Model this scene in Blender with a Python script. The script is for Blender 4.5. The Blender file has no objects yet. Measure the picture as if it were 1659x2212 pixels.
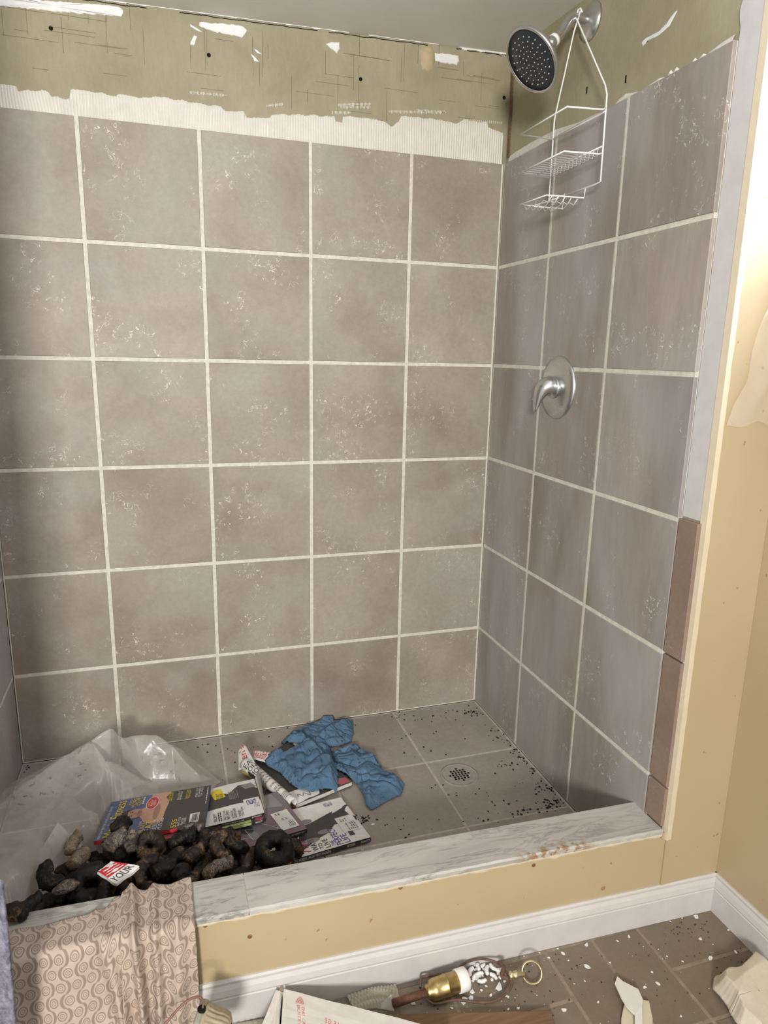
import bpy, bmesh, math, random
from mathutils import Vector, Matrix, noise
random.seed(7)
S = bpy.context.scene
COL = S.collection
PI = math.pi

# ---------------------------------------------------------------- camera
F_PX, W_PX, H_PX = 1495.3, 1659.0, 2212.0
CAM = Vector((-0.4357, -2.1038, 1.2231))
YAW, PITCH, ROLL = 0.3111, -0.2223, 0.0208
_f = Vector((math.sin(YAW)*math.cos(PITCH), math.cos(YAW)*math.cos(PITCH), math.sin(PITCH)))
_r0 = Vector((math.cos(YAW), -math.sin(YAW), 0))
_u0 = _r0.cross(_f)
_r = math.cos(ROLL)*_r0 + math.sin(ROLL)*_u0
_u = -math.sin(ROLL)*_r0 + math.cos(ROLL)*_u0
cam = bpy.data.cameras.new('camera')
cam.sensor_fit = 'HORIZONTAL'; cam.sensor_width = 36.0
cam.lens = F_PX/W_PX*36.0
cam.clip_start = 0.02
camo = bpy.data.objects.new('camera', cam); COL.objects.link(camo)
camo.matrix_world = Matrix(((_r.x, _u.x, -_f.x, CAM.x), (_r.y, _u.y, -_f.y, CAM.y), (_r.z, _u.z, -_f.z, CAM.z), (0, 0, 0, 1)))
S.camera = camo

def at(u, v, x=None, y=None, z=None):
    """point on a surface of the room (plane x=, y= or z=) seen at a measured spot of the photograph"""
    d = _f + _r*((u-W_PX/2)/F_PX) - _u*((v-H_PX/2)/F_PX)
    if x is not None: t = (x-CAM.x)/d.x
    elif y is not None: t = (y-CAM.y)/d.y
    else: t = (z-CAM.z)/d.z
    return CAM + t*d

# ---------------------------------------------------------------- light
world = bpy.data.worlds.new('room_air'); S.world = world
world.use_nodes = True
bg = world.node_tree.nodes['Background']
bg.inputs[0].default_value = (1.0, 0.97, 0.94, 1); bg.inputs[1].default_value = 0.60
S.view_settings.view_transform = 'Standard'; S.view_settings.look = 'None'
S.view_settings.exposure = 0.0; S.view_settings.gamma = 1.0; S.view_settings.use_curve_mapping = False

def area(name, loc, target, sx, sy, power, color):
    l = bpy.data.lights.new(name, 'AREA'); l.shape = 'RECTANGLE'; l.size = sx; l.size_y = sy
    l.energy = power; l.color = color
    o = bpy.data.objects.new(name, l); COL.objects.link(o)
    o.location = loc
    o.rotation_euler = (Vector(target)-Vector(loc)).to_track_quat('-Z', 'Y').to_euler()
    return o
area('room_light_offscreen', (-1.35, -4.30, 1.72), (0.0, 0.0, 1.30), 0.5, 0.5, 146, (1.0, 0.97, 0.915))
area('window_right_offscreen', (0.845, -1.375, 1.705), (-0.6, -1.375, 1.705), 0.62, 0.62, 22, (0.80, 0.88, 1.0))

# ---------------------------------------------------------------- material helpers
MATS = {}
def new_mat(name, rough=0.6, spec=0.4, metal=0.0):
    m = bpy.data.materials.new(name); m.use_nodes = True
    nt = m.node_tree; b = nt.nodes['Principled BSDF']
    b.inputs['Roughness'].default_value = rough
    b.inputs['Specular IOR Level'].default_value = spec
    b.inputs['Metallic'].default_value = metal
    MATS[name] = m
    return m, nt, b
def N(nt, t, **kw):
    n = nt.nodes.new(t)
    for k, v in kw.items(): setattr(n, k, v)
    return n
def ramp(nt, fac, stops):
    r = N(nt, 'ShaderNodeValToRGB'); e = r.color_ramp.elements
    while len(e) < len(stops): e.new(0.5)
    for i, (p, c) in enumerate(stops):
        e[i].position = p
        e[i].color = (c, c, c, 1) if not hasattr(c, '__len__') else (c[0], c[1], c[2], 1)
    nt.links.new(fac, r.inputs[0]); return r.outputs[0]
def mixc(nt, fac, a, b, mode='MIX'):
    m = N(nt, 'ShaderNodeMix', data_type='RGBA', blend_type=mode)
    for s, v in ((0, fac), (6, a), (7, b)):
        if hasattr(v, 'is_output'): nt.links.new(v, m.inputs[s])
        elif hasattr(v, '__len__'): m.inputs[s].default_value = (v[0], v[1], v[2], 1)
        else: m.inputs[s].default_value = v
    return m.outputs[2]
def mth(nt, op, a, b=None, c=None):
    m = N(nt, 'ShaderNodeMath', operation=op)
    for i, v in enumerate((a, b, c)):
        if v is None: continue
        if hasattr(v, 'is_output'): nt.links.new(v, m.inputs[i])
        else: m.inputs[i].default_value = v
    return m.outputs[0]
def pos(nt, scale=(1, 1, 1), per_object=0.0, obj=False):
    if obj:
        src = N(nt, 'ShaderNodeTexCoord').outputs['Object']
    else:
        src = N(nt, 'ShaderNodeNewGeometry').outputs['Position']
    mp = N(nt, 'ShaderNodeMapping'); mp.inputs['Scale'].default_value = scale
    nt.links.new(src, mp.inputs[0]); out = mp.outputs[0]
    if per_object:
        oi = N(nt, 'ShaderNodeObjectInfo')
        va = N(nt, 'ShaderNodeVectorMath', operation='ADD')
        sc = mth(nt, 'MULTIPLY', oi.outputs['Random'], per_object)
        nt.links.new(out, va.inputs[0]); nt.links.new(sc, va.inputs[1]); out = va.outputs[0]
    return out
def noi(nt, vec, scale, detail=4, rough=0.55, dist=0.0):
    n = N(nt, 'ShaderNodeTexNoise'); n.inputs['Scale'].default_value = scale
    n.inputs['Detail'].default_value = detail; n.inputs['Roughness'].default_value = rough
    n.inputs['Distortion'].default_value = dist
    nt.links.new(vec, n.inputs[0]); return n.outputs[0]
def bump(nt, b, h, strength=0.3, dist=0.002):
    n = N(nt, 'ShaderNodeBump'); n.inputs['Strength'].default_value = strength; n.inputs['Distance'].default_value = dist
    nt.links.new(h, n.inputs['Height']); nt.links.new(n.outputs[0], b.inputs['Normal'])
def setc(nt, b, c):
    if hasattr(c, 'is_output'): nt.links.new(c, b.inputs['Base Color'])
    else: b.inputs['Base Color'].default_value = (c[0], c[1], c[2], 1)
def flat(name, col, rough=0.6, spec=0.4, metal=0.0, var=0.0, scale=40, bmp=0.0):
    if name in MATS: return MATS[name]
    m, nt, b = new_mat(name, rough, spec, metal)
    if var:
        n = noi(nt, pos(nt), scale, 5, 0.6)
        a = tuple(max(0, c*(1-var)) for c in col); d = tuple(min(1, c*(1+var)) for c in col)
        setc(nt, b, ramp(nt, n, ((0.3, a), (0.7, d))))
        if bmp: bump(nt, b, n, bmp, 0.002)
    else: setc(nt, b, col)
    return m

def tile_mat(name, dark, light, streak=False, cool=None, scratch=1.0, rough=0.5, alt=(0.38, 0.37, 0.32)):
    m, nt, b = new_mat(name, rough, 0.35)
    st = (1, 1, 0.22) if streak else (1, 1, 1)
    big = noi(nt, pos(nt, st, 17.0), 3.4, 5, 0.58, 0.3)
    c = ramp(nt, big, ((0.30, dark), (0.68, light)))
    hue = noi(nt, pos(nt, st, 29.0), 5.0, 3, 0.55, 0.3)
    c = mixc(nt, ramp(nt, hue, ((0.40, 0.0), (0.68, 0.45))), c, alt)
    fine = noi(nt, pos(nt, st, 3.0), 70, 6, 0.75)
    c = mixc(nt, 0.55, c, ramp(nt, fine, ((0.25, 0.62), (0.75, 1.0))), 'MULTIPLY')
    oi = N(nt, 'ShaderNodeObjectInfo')
    c = mixc(nt, 0.5, c, ramp(nt, oi.outputs['Random'], ((0, (0.86, 0.83, 0.80)), (1, (1, 1, 1)))), 'MULTIPLY')
    if cool:                                     # mineral deposit left by the water
        k = noi(nt, pos(nt, (1, 1, 0.35), 0), 3.2, 3, 0.5, 0.6)
        k = ramp(nt, k, ((0.46, 0.0), (0.66, 0.48)))
        c = mixc(nt, k, c, cool)
    # scuffs of white thinset: short thin strokes gathered in patches
    if scratch:
        p = pos(nt, (1, 1, 1), 9.0)
        w = N(nt, 'ShaderNodeTexNoise'); w.inputs['Scale'].default_value = 38; w.inputs['Detail'].default_value = 1.0
        w.inputs['Distortion'].default_value = 2.2
        nt.links.new(p, w.inputs[0])
        line = mth(nt, 'ABSOLUTE', mth(nt, 'SUBTRACT', w.outputs[0], 0.5))
        line = ramp(nt, line, ((0.0, 1.0), (0.020, 0.0)))
        gate = ramp(nt, noi(nt, p, 52, 1, 0.5), ((0.53, 0.0), (0.57, 1.0)))
        area_ = ramp(nt, noi(nt, p, 8, 2, 0.5), ((0.52, 0.0), (0.63, scratch)))
        k = mth(nt, 'MULTIPLY', mth(nt, 'MULTIPLY', line, gate), area_)
        c = mixc(nt, k, c, (0.80, 0.79, 0.73))
    setc(nt, b, c)
    bump(nt, b, fine, 0.12, 0.001)
    return m
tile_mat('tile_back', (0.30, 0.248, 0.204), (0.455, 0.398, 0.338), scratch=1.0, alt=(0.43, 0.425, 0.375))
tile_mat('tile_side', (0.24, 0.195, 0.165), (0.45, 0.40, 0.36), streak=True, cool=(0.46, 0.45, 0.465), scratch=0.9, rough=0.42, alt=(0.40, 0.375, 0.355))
tile_mat('tile_strip', (0.255, 0.185, 0.145), (0.34, 0.255, 0.205), scratch=0.25, alt=(0.30, 0.24, 0.20))
tile_mat('tile_pan', (0.35, 0.305, 0.265), (0.46, 0.415, 0.365), scratch=0.15, alt=(0.40, 0.38, 0.34))
tile_mat('tile_room', (0.18, 0.137, 0.102), (0.26, 0.208, 0.162), scratch=0.0, rough=0.4, alt=(0.235, 0.20, 0.165))
flat('grout', (0.66, 0.63, 0.56), 0.85, 0.2, var=0.13, scale=60, bmp=0.3)
flat('grout_pan', (0.50, 0.455, 0.395), 0.85, 0.2, var=0.2, scale=60, bmp=0.3)
flat('grout_room', (0.27, 0.22, 0.17), 0.8, 0.2, var=0.2, scale=60)
flat('thinset', (0.68, 0.67, 0.61), 0.8, 0.2, var=0.05, scale=30)
flat('plaster_white', (0.80, 0.81, 0.81), 0.85, 0.2, var=0.04, scale=80, bmp=0.3)
flat('plaster_dull', (0.66, 0.64, 0.59), 0.8, 0.2, var=0.12, scale=90)
flat('primer', (0.60, 0.585, 0.585), 0.7, 0.25, var=0.05, scale=25)
flat('bead_cream', (0.66, 0.585, 0.44), 0.5, 0.35, var=0.05, scale=30)
flat('ceiling_paint', (0.88, 0.875, 0.84), 0.85, 0.2, var=0.04, scale=5)
flat('trim_white', (0.56, 0.535, 0.52), 0.45, 0.4, var=0.05, scale=18)
flat('hole', (0.012, 0.011, 0.010), 0.9, 0.1)
flat('score', (0.20, 0.17, 0.115), 0.9, 0.1)
flat('rust', (0.20, 0.10, 0.05), 0.85, 0.2, var=0.4, scale=120, bmp=0.5)
flat('lath', (0.24, 0.165, 0.10), 0.85, 0.2, var=0.4, scale=160, bmp=0.5)
flat('tan_glob', (0.50, 0.42, 0.27), 0.75, 0.3, var=0.1, scale=60, bmp=0.4)
def yellow_paint():
    m, nt, b = new_mat('yellow_paint', 0.45, 0.4)
    n = noi(nt, pos(nt), 3.0, 3, 0.5)
    c = ramp(nt, n, ((0.3, (0.415, 0.335, 0.205)), (0.7, (0.455, 0.372, 0.23))))
    d = noi(nt, pos(nt), 46, 2, 0.5)
    c = mixc(nt, ramp(nt, d, ((0.735, 0.0), (0.75, 0.8))), c, (0.30, 0.15, 0.06))
    setc(nt, b, c); bump(nt, b, noi(nt, pos(nt), 120, 3), 0.08, 0.001)
yellow_paint()
def gypsum():
    m, nt, b = new_mat('gypsum', 0.85, 0.15)
    n = noi(nt, pos(nt, (1, 1, 1)), 6, 5, 0.6, 0.3)
    c = ramp(nt, n, ((0.3, (0.325, 0.288, 0.198)), (0.7, (0.415, 0.375, 0.268))))
    f = noi(nt, pos(nt, (1, 1, 0.3)), 130, 4, 0.7)
    c = mixc(nt, 0.5, c, ramp(nt, f, ((0.25, 0.75), (0.75, 1.0))), 'MULTIPLY')
    setc(nt, b, c); bump(nt, b, f, 0.15, 0.001)
gypsum()
def marble():
    m, nt, b = new_mat('marble', 0.32, 0.45)
    p = pos(nt, (1.0, 1.5, 1), 5.0)
    rot = N(nt, 'ShaderNodeMapping'); rot.inputs['Rotation'].default_value = (0, 0, 0.75); rot.inputs['Scale'].default_value = (0.45, 1.9, 1)
    nt.links.new(p, rot.inputs[0])
    v = noi(nt, rot.outputs[0], 9, 7, 0.62, 1.3)
    line = mth(nt, 'ABSOLUTE', mth(nt, 'SUBTRACT', v, 0.5))
    vein = ramp(nt, line, ((0.0, 0.85), (0.04, 0.0)))
    soft = noi(nt, rot.outputs[0], 6, 4, 0.6, 0.4)
    c = ramp(nt, soft, ((0.3, (0.40, 0.39, 0.355)), (0.68, (0.54, 0.525, 0.485))))
    c = mixc(nt, mth(nt, 'MULTIPLY', vein, ramp(nt, soft, ((0.4, 1.0), (0.6, 0.25)))), c, (0.20, 0.205, 0.185))
    # rust that has bled along the outer edge at the right-hand end
    g = N(nt, 'ShaderNodeNewGeometry'); sx = N(nt, 'ShaderNodeSeparateXYZ'); nt.links.new(g.outputs['Position'], sx.inputs[0])
    bx_ = mth(nt, 'ABSOLUTE', mth(nt, 'SUBTRACT', sx.outputs[0], 0.335))
    kx = ramp(nt, bx_, ((0.05, 1.0), (0.11, 0.0)))
    ky = ramp(nt, mth(nt, 'ADD', sx.outputs[1], 1.0), ((0.026, 1.0), (0.046, 0.0)))
    kn = ramp(nt, noi(nt, g.outputs['Position'], 55, 4, 0.6), ((0.44, 0.0), (0.54, 0.95)))
    c = mixc(nt, mth(nt, 'MULTIPLY', mth(nt, 'MULTIPLY', kx, ky), kn), c, (0.30, 0.17, 0.085))
    setc(nt, b, c)
marble()

# ---------------------------------------------------------------- mesh helpers
class MB:
    def __init__(s): s.v = []; s.f = []
    def box(s, x0, x1, y0, y1, z0, z1):
        n = len(s.v)
        s.v += [(x, y, z) for z in (z0, z1) for y in (y0, y1) for x in (x0, x1)]
        s.f += [tuple(n+i for i in q) for q in ((0, 2, 3, 1), (4, 5, 7, 6), (0, 1, 5, 4), (2, 6, 7, 3), (0, 4, 6, 2), (1, 3, 7, 5))]
        return s
    def poly(s, pts):
        n = len(s.v); s.v += [tuple(p) for p in pts]; s.f.append(tuple(range(n, n+len(pts)))); return s
    def prism(s, bottom, top):
        n = len(s.v); k = len(bottom)
        s.v += [tuple(p) for p in bottom] + [tuple(p) for p in top]
        s.f.append(tuple(n+i for i in reversed(range(k)))); s.f.append(tuple(n+k+i for i in range(k)))
        for i in range(k):
            j = (i+1) % k; s.f.append((n+i, n+j, n+k+j, n+k+i))
        return s
    def tube(s, pts, r, n=8, caps=True, closed=False):
        pts = [Vector(p) for p in pts]; k = len(pts); base = len(s.v)
        rr = r if hasattr(r, '__len__') else [r]*k
        up = Vector((0, 0, 1)); prev = None
        for i, p in enumerate(pts):
            if closed: t = pts[(i+1) % k]-pts[i-1]
            else: t = pts[min(i+1, k-1)]-pts[max(i-1, 0)]
            t.normalize()
            if prev is None:
                a = t.cross(up)
                if a.length < 1e-3: a = t.cross(Vector((1, 0, 0)))
            else: a = prev - t*prev.dot(t)
            a.normalize(); prev = a; b = t.cross(a)
            for j in range(n):
                q = 2*PI*j/n; s.v.append(tuple(p + rr[i]*(math.cos(q)*a + math.sin(q)*b)))
        for i in range(k if closed else k-1):
            i2 = (i+1) % k
            for j in range(n):
                j2 = (j+1) % n
                s.f.append((base+i*n+j, base+i*n+j2, base+i2*n+j2, base+i2*n+j))
        if caps and not closed:
            s.f.append(tuple(base+j for j in reversed(range(n)))); s.f.append(tuple(base+(k-1)*n+j for j in range(n)))
        return s
    def lathe(s, origin, axis, prof, n=32, cap=True):
        """prof: (distance along axis, radius)"""
        o = Vector(origin); t = Vector(axis).normalized()
        a = t.cross(Vector((0, 0, 1)));
        if a.length < 1e-3: a = t.cross(Vector((1, 0, 0)))
        a.normalize(); b = t.cross(a); base = len(s.v)
        for h, r in prof:
            for j in range(n):
                q = 2*PI*j/n; s.v.append(tuple(o + h*t + max(r, 1e-5)*(math.cos(q)*a+math.sin(q)*b)))
        for i in range(len(prof)-1):
            for j in range(n):
                j2 = (j+1) % n
                s.f.append((base+i*n+j, base+i*n+j2, base+(i+1)*n+j2, base+(i+1)*n+j))
        if cap:
            s.f.append(tuple(base+j for j in reversed(range(n)))); k = len(prof)-1
            s.f.append(tuple(base+k*n+j for j in range(n)))
        return s
    def grid(s, rows):
        n = len(s.v); R = len(rows); C = len(rows[0])
        for r in rows: s.v += [tuple(p) for p in r]
        for i in range(R-1):
            for j in range(C-1):
                s.f.append((n+i*C+j, n+i*C+j+1, n+(i+1)*C+j+1, n+(i+1)*C+j))
        return s
    def mesh(s, name, mat, smooth=False):
        me = bpy.data.meshes.new(name); me.from_pydata(s.v, [], s.f); me.update()
        if mat: me.materials.append(MATS[mat] if isinstance(mat, str) else mat)
        if smooth:
            for p in me.polygons: p.use_smooth = True
        return me
    def build(s, name, mat, parent=None, smooth=False, fix=True):
        me = s.mesh(name, mat, smooth)
        if fix:
            bm = bmesh.new(); bm.from_mesh(me); bmesh.ops.recalc_face_normals(bm, faces=bm.faces); bm.to_mesh(me); bm.free()
        return link(name, me, parent)
def link(name, me, parent=None):
    o = bpy.data.objects.new(name, me); COL.objects.link(o)
    if parent is not None:
        o.parent = parent
        o.matrix_parent_inverse = Matrix.Translation(wloc(parent)).inverted()
    return o
def wloc(o):
    return Vector((0, 0, 0)) if o.parent else Vector(o.location)
def tag(o, label=None, cat=None, group=None, kind=None):
    if label: o['label'] = label
    if cat: o['category'] = cat
    if group: o['group'] = group
    if kind: o['kind'] = kind
    return o
def thing(name, loc, label, cat, group=None):
    o = bpy.data.objects.new(name, None); COL.objects.link(o); o.location = loc; o.empty_display_size = 0.03
    return tag(o, label, cat, group)
def bevel(o, w, seg=2):
    m = o.modifiers.new('bevel', 'BEVEL'); m.width = w; m.segments = seg; m.limit_method = 'ANGLE'; m.angle_limit = 0.6
    return o
def subsurf(o, lv=1):
    m = o.modifiers.new('sub', 'SUBSURF'); m.levels = lv; m.render_levels = lv; return o
def structure(o, label, cat):
    return tag(o, label, cat, kind='structure')

# ---------------------------------------------------------------- the shower alcove
XL, XR = -0.8874, 0.6052
PT = 0.305
ROWS = [0.0, 0.283, 0.588, 0.893, 1.198, 1.503, 1.806]
BCOLS = [XL, -0.61, -0.305, 0.0, 0.305, XR]
YC = [0.0, -0.307, -0.614, -0.921]           # right-hand wall columns
GR = 0.0105                                   # grout joint
TT = 0.009                                    # tile thickness
def ceil_z(x, y): return 2.113 + 0.027*(x-0.605) + 0.035*max(y, -0.4)

_tm = {}
def tile_mesh(w, h, mat, ch=0.0012):
    key = (round(w, 4), round(h, 4), mat)
    if key in _tm: return _tm[key]
    m = MB()
    a, b = w/2, h/2
    out = [(-a, -b), (a, -b), (a, b), (-a, b)]
    inn = [(-a+ch, -b+ch), (a-ch, -b+ch), (a-ch, b-ch), (-a+ch, b-ch)]
    m.v = [(x, y, -TT) for x, y in out] + [(x, y, -ch) for x, y in out] + [(x, y, 0) for x, y in inn]
    m.f = [(8, 9, 10, 11)]
    for i in range(4):
        j = (i+1) % 4
        m.f += [(i, j, 4+j, 4+i), (4+i, 4+j, 8+j, 8+i)]
    _tm[key] = m.mesh('tile', mat); return _tm[key]
def put_tile(parent, c, ax, bx_, w, h, mat, lip=0.0006, name='tile'):
    """c centre of the face, ax horizontal unit vector, bx_ vertical unit vector"""
    o = bpy.data.objects.new(name, tile_mesh(w, h, mat)); COL.objects.link(o)
    ax = Vector(ax); by = Vector(bx_); n = ax.cross(by)
    c = Vector(c) + n*random.uniform(-lip, lip)
    o.matrix_basis = Matrix(((ax.x, by.x, n.x, c.x), (ax.y, by.y, n.y, c.y), (ax.z, by.z, n.z, c.z), (0, 0, 0, 1)))
    o.parent = parent
    return o

# back wall ------------------------------------------------------
wb = MB().box(XL-0.06, XR+0.06, 0.012, 0.09, -0.15, 2.2).build('wall_back', 'gypsum')
structure(wb, 'back shower wall of tan board with brown-grey square tiles below', 'wall')
MB().box(XL, XR, 0.0018, 0.0119, 0.0, 1.806).build('grout', 'grout', wb)
for i in range(5):
    for j in range(6):
        x0, x1, z0, z1 = BCOLS[i], BCOLS[i+1], ROWS[j], ROWS[j+1]
        g = GR
        a0 = x0 + (g/2 if i else 0.004); a1 = x1 - (g/2 if i < 4 else 0.006)
        b0 = z0 + (g/2 if j else 0.004); b1 = z1 - (g/2 if j < 5 else 0.0)
        put_tile(wb, ((a0+a1)/2, 0, (b0+b1)/2), (1, 0, 0), (0, 0, 1), round(a1-a0, 4), round(b1-b0, 4), 'tile_back')
# the ragged, combed band of thinset above the tiles
TOPPX = [(-60, 178), (0, 180), (34, 183), (38, 195), (100, 193), (112, 208), (148, 212), (153, 190), (200, 196), (250, 207), (256, 200), (300, 209), (355, 208),
         (400, 217), (478, 229), (488, 238), (527, 240), (533, 252), (582, 254), (588, 246), (650, 246), (723, 250), (726, 262), (740, 263), (742, 249),
         (810, 255), (836, 263), (848, 273), (862, 262), (868, 248), (962, 258), (987, 266), (1002, 257), (1054, 263), (1056, 273), (1089, 287), (1096, 300)]
TOP = [(at(u, v, y=0.008).x, at(u, v, y=0.008).z) for u, v in TOPPX]
def topz(x):
    if x <= TOP[0][0]: return TOP[0][1]
    for (xa, za), (xb, zb) in zip(TOP, TOP[1:]):
        if xa <= x <= xb: return za + (zb-za)*(x-xa)/max(1e-6, xb-xa)
    return TOP[-1][1]
rows = [[] for _ in range(9)]
nx = 1100
for i in range(nx+1):
    x = XL + (XR-XL-0.003)*i/nx
    tz = topz(x) + 0.004*noise.noise(Vector((x*45, 0, 0))) + 0.002*noise.noise(Vector((x*190, 3, 0)))
    if x < -0.84: tz += 0.004
    tilt = 0.25*noise.noise(Vector((x*5, 7, 0)))
    for j in range(9):
        t = j/8
        z = 1.8055 + t*(tz-1.8055)
        k = math.sin(2*PI*(x + tilt*(z-1.8))/0.0074)
        k2 = max(0, noise.noise(Vector((x*9, z*20, 5))))
        d = 0.0034 + 0.0016*k*(1-0.8*k2) + 0.001*noise.noise(Vector((x*30, z*60, 1)))
        if j == 8: d = -0.0003
        rows[j].append((x, 0.012-max(d, 0.0 if j < 8 else -1), z))
MB().grid(rows).build('thinset_band', 'thinset', wb, smooth=True)
# spackle patches, smears and a tan glob on the board
def patch(parent, mat, pts, plane, th=0.0015, name='spackle_patch', rag=0.003, seed=0, dome=False):
    """pts: outline measured in the photograph, laid on a wall plane; plane = ('y', value, inward) or ('x', ...)"""
    ax, val = plane
    P = [at(u, v, **{ax: val}) for u, v in pts]
    # densify and roughen
    out = []
    for i, p in enumerate(P):
        q = P[(i+1) % len(P)]; L = (q-p).length; k = max(1, int(L/0.006))
        for s in range(k):
            r = p.lerp(q, s/k); nn = noise.noise_vector(r*150+Vector((seed, 0, 0)))
            nn = nn*rag
            if ax == 'y': nn.y = 0
            else: nn.x = 0
            out.append(r+nn)
    off = Vector((0, -th, 0)) if ax == 'y' else Vector((-th, 0, 0))
    c = sum(out, Vector())/len(out)
    m = MB(); n = len(out)
    inner = [p + (c-p)*0.12 + off for p in out]
    m.v = [tuple(p) for p in out]+[tuple(p) for p in inner]
    m.v.append(tuple(c+off*(3.0 if dome else 1.0)))
    for i in range(n):
        j = (i+1) % n
        m.f += [(i, j, n+j, n+i), (n+i, n+j, 2*n)]
    return m.build(name, mat, parent, smooth=dome)
BW = ('y', 0.012)
patch(wb, 'plaster_white', [(-40, -10), (0, -6), (120, 3), (215, 10), (258, 15), (266, 22), (262, 34), (240, 34), (130, 26), (0, 12), (-40, 5)], BW)
patch(wb, 'plaster_white', [(432, 48), (470, 50), (520, 55), (534, 66), (522, 80), (495, 76), (455, 66), (430, 56)], BW, seed=2)
patch(wb, 'plaster_white', [(704, 96), (718, 90), (733, 92), (733, 106), (728, 114), (715, 106)], BW, seed=3)
patch(wb, 'plaster_white', [(939, 114), (960, 116), (990, 120), (992, 132), (986, 140), (962, 136), (940, 133)], BW, seed=4)
patch(wb, 'plaster_white', [(419, 76), (426, 78), (420, 98), (411, 97), (411, 92)], BW, rag=0.001, seed=5, name='plaster_dab')
patch(wb, 'plaster_white', [(541, 116), (549, 122), (560, 134), (549, 132)], BW, rag=0.001, seed=6, name='plaster_dab')
patch(wb, 'plaster_white', [(548, 105), (556, 109), (566, 118), (556, 115)], BW, rag=0.001, seed=7, name='plaster_dab')
patch(wb, 'plaster_white', [(410, 52), (424, 60), (438, 70), (428, 68), (412, 58)], BW, rag=0.001, seed=8, name='plaster_dab')
patch(wb, 'tan_glob', [(905, 108), (915, 98), (932, 99), (940, 118), (936, 148), (925, 154), (912, 150), (908, 130)], BW, th=0.004, name='adhesive_blob', rag=0.002, seed=9, dome=True)
m = MB(); rnd = random.Random(3)
for k in range(70):                              # knife scores left on the board
    x = rnd.uniform(XL, XR-0.05); z = rnd.uniform(1.885, 2.06); L = rnd.uniform(0.03, 0.13); w = rnd.uniform(0.0004, 0.0009)
    if rnd.random() < 0.5: m.box(x, x+w, 0.0112, 0.013, z, z+L*0.9)
    else: m.box(x, min(x+L, XR-0.02), 0.0112, 0.013, z, z+w)
tag(m.build('score_marks', 'score', wb), kind='stuff')
m = MB()
for (u0, v0, u1, v1, n) in ((410, 199, 492, 206, 26), (576, 228, 612, 224, 14), (730, 226, 802, 224, 26), (735, 231, 802, 231, 22), (718, 242, 758, 243, 14),
                            (840, 240, 964, 243, 46), (900, 238, 962, 241, 20), (1002, 258, 1086, 265, 20)):
    for k in range(n):                           # prints of the trowel's teeth
        t = k/n; p = at(u0+(u1-u0)*t, v0+(v1-v0)*t, y=0.012); h = rnd.uniform(0.002, 0.006)
        m.box(p.x, p.x+0.0016, 0.0105, 0.013, p.z-h, p.z+h*0.5)
tag(m.build('trowel_marks', 'thinset', wb), kind='stuff')
for (u, v) in ((110, 61), (451, 119), (779, 171), (1094, 118), (1089, 211)):
    p = at(u, v, y=0.012)
    MB().lathe((p.x, 0.0125, p.z), (0, -1, 0), ((0, 0.0055), (0.0012, 0.0052), (0.0008, 0.003)), 12).build('screw_hole', 'hole', wb)

# right-hand shower wall ---------------------------------------------
wr = MB().box(XR+0.012, XR+0.168, -0.975, 0.08, -0.15, 2.2).build('wall_right', 'gypsum')
structure(wr, 'right shower wall with valve and tiles under bare tan board', 'wall')
MB().box(XR+0.0018, XR+0.0119, -0.9205, 0.0, 0.0, 1.806).build('grout', 'grout', wr)
for i in range(3):
    for j in range(6):
        y0, y1, z0, z1 = YC[i], YC[i+1], ROWS[j], ROWS[j+1]
        a0 = y0 - (GR/2 if i else 0.005); a1 = y1 + (GR/2 if i < 2 else 0.0)
        b0 = z0 + (GR/2 if j else 0.003); b1 = z1 - (GR/2 if j < 5 else 0.0)
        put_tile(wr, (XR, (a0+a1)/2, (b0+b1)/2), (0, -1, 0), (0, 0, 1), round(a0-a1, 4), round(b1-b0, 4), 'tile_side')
for (z0, z1) in ((0.185, 0.283), (0.285, 0.588), (0.590, 0.899)):       # later strip of tile, set without grout
    put_tile(wr, (XR+0.001, -0.9525, (z0+z1)/2), (0, -1, 0), (0, 0, 1), 0.057, round(z1-z0-0.003, 4), 'tile_strip', lip=0.0012, name='edge_tile')
# white primer strip beside the tiles
rows = []
for k in range(90):
    z = 0.902 + (2.17-0.902)*k/89
    e = -0.9225 + 0.0015*noise.noise(Vector((z*60, 0, 2)))
    if z > 1.83: e += 0.004 + 0.006*noise.noise(Vector((z*30, 0, 9)))
    rows.append([(XR+0.0121, e, z), (XR+0.0095, e-0.001, z), (XR+0.0095, -0.978, z)])
MB().grid(rows).build('primer_strip', 'primer', wr)
# thinset squeezed out above the top row, with ragged peaks
top_e = [(1102, 334), (1115, 325), (1150, 303), (1200, 276), (1250, 262), (1300, 240), (1330, 232), (1338, 212), (1352, 200), (1385, 196), (1400, 186), (1425, 168), (1445, 165), (1450, 146), (1456, 160), (1462, 142), (1470, 156), (1498, 140), (1502, 122), (1510, 130), (1520, 112), (1528, 118), (1560, 88), (1590, 70)]
rows = []
for u, v in top_e:
    p = at(u, v, x=XR+0.012)
    zt = 1.8085 + max(0.0, p.z-1.8085)*0.85 + 0.002*noise.noise(p*200)
    rows.append([(XR+0.008, p.y, 1.8055), (XR+0.0075, p.y, (1.8055+zt)/2), (XR+0.0122, p.y, zt)])
MB().grid(rows).build('thinset_band', 'plaster_dull', wr)
patch(wr, 'plaster_white', [(1386, 92), (1392, 85), (1420, 72), (1440, 54), (1460, 24), (1464, 22), (1446, 56), (1424, 76), (1396, 90), (1389, 100)], ('x', XR+0.012), th=0.0008, rag=0.001, name='plaster_smear')
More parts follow.
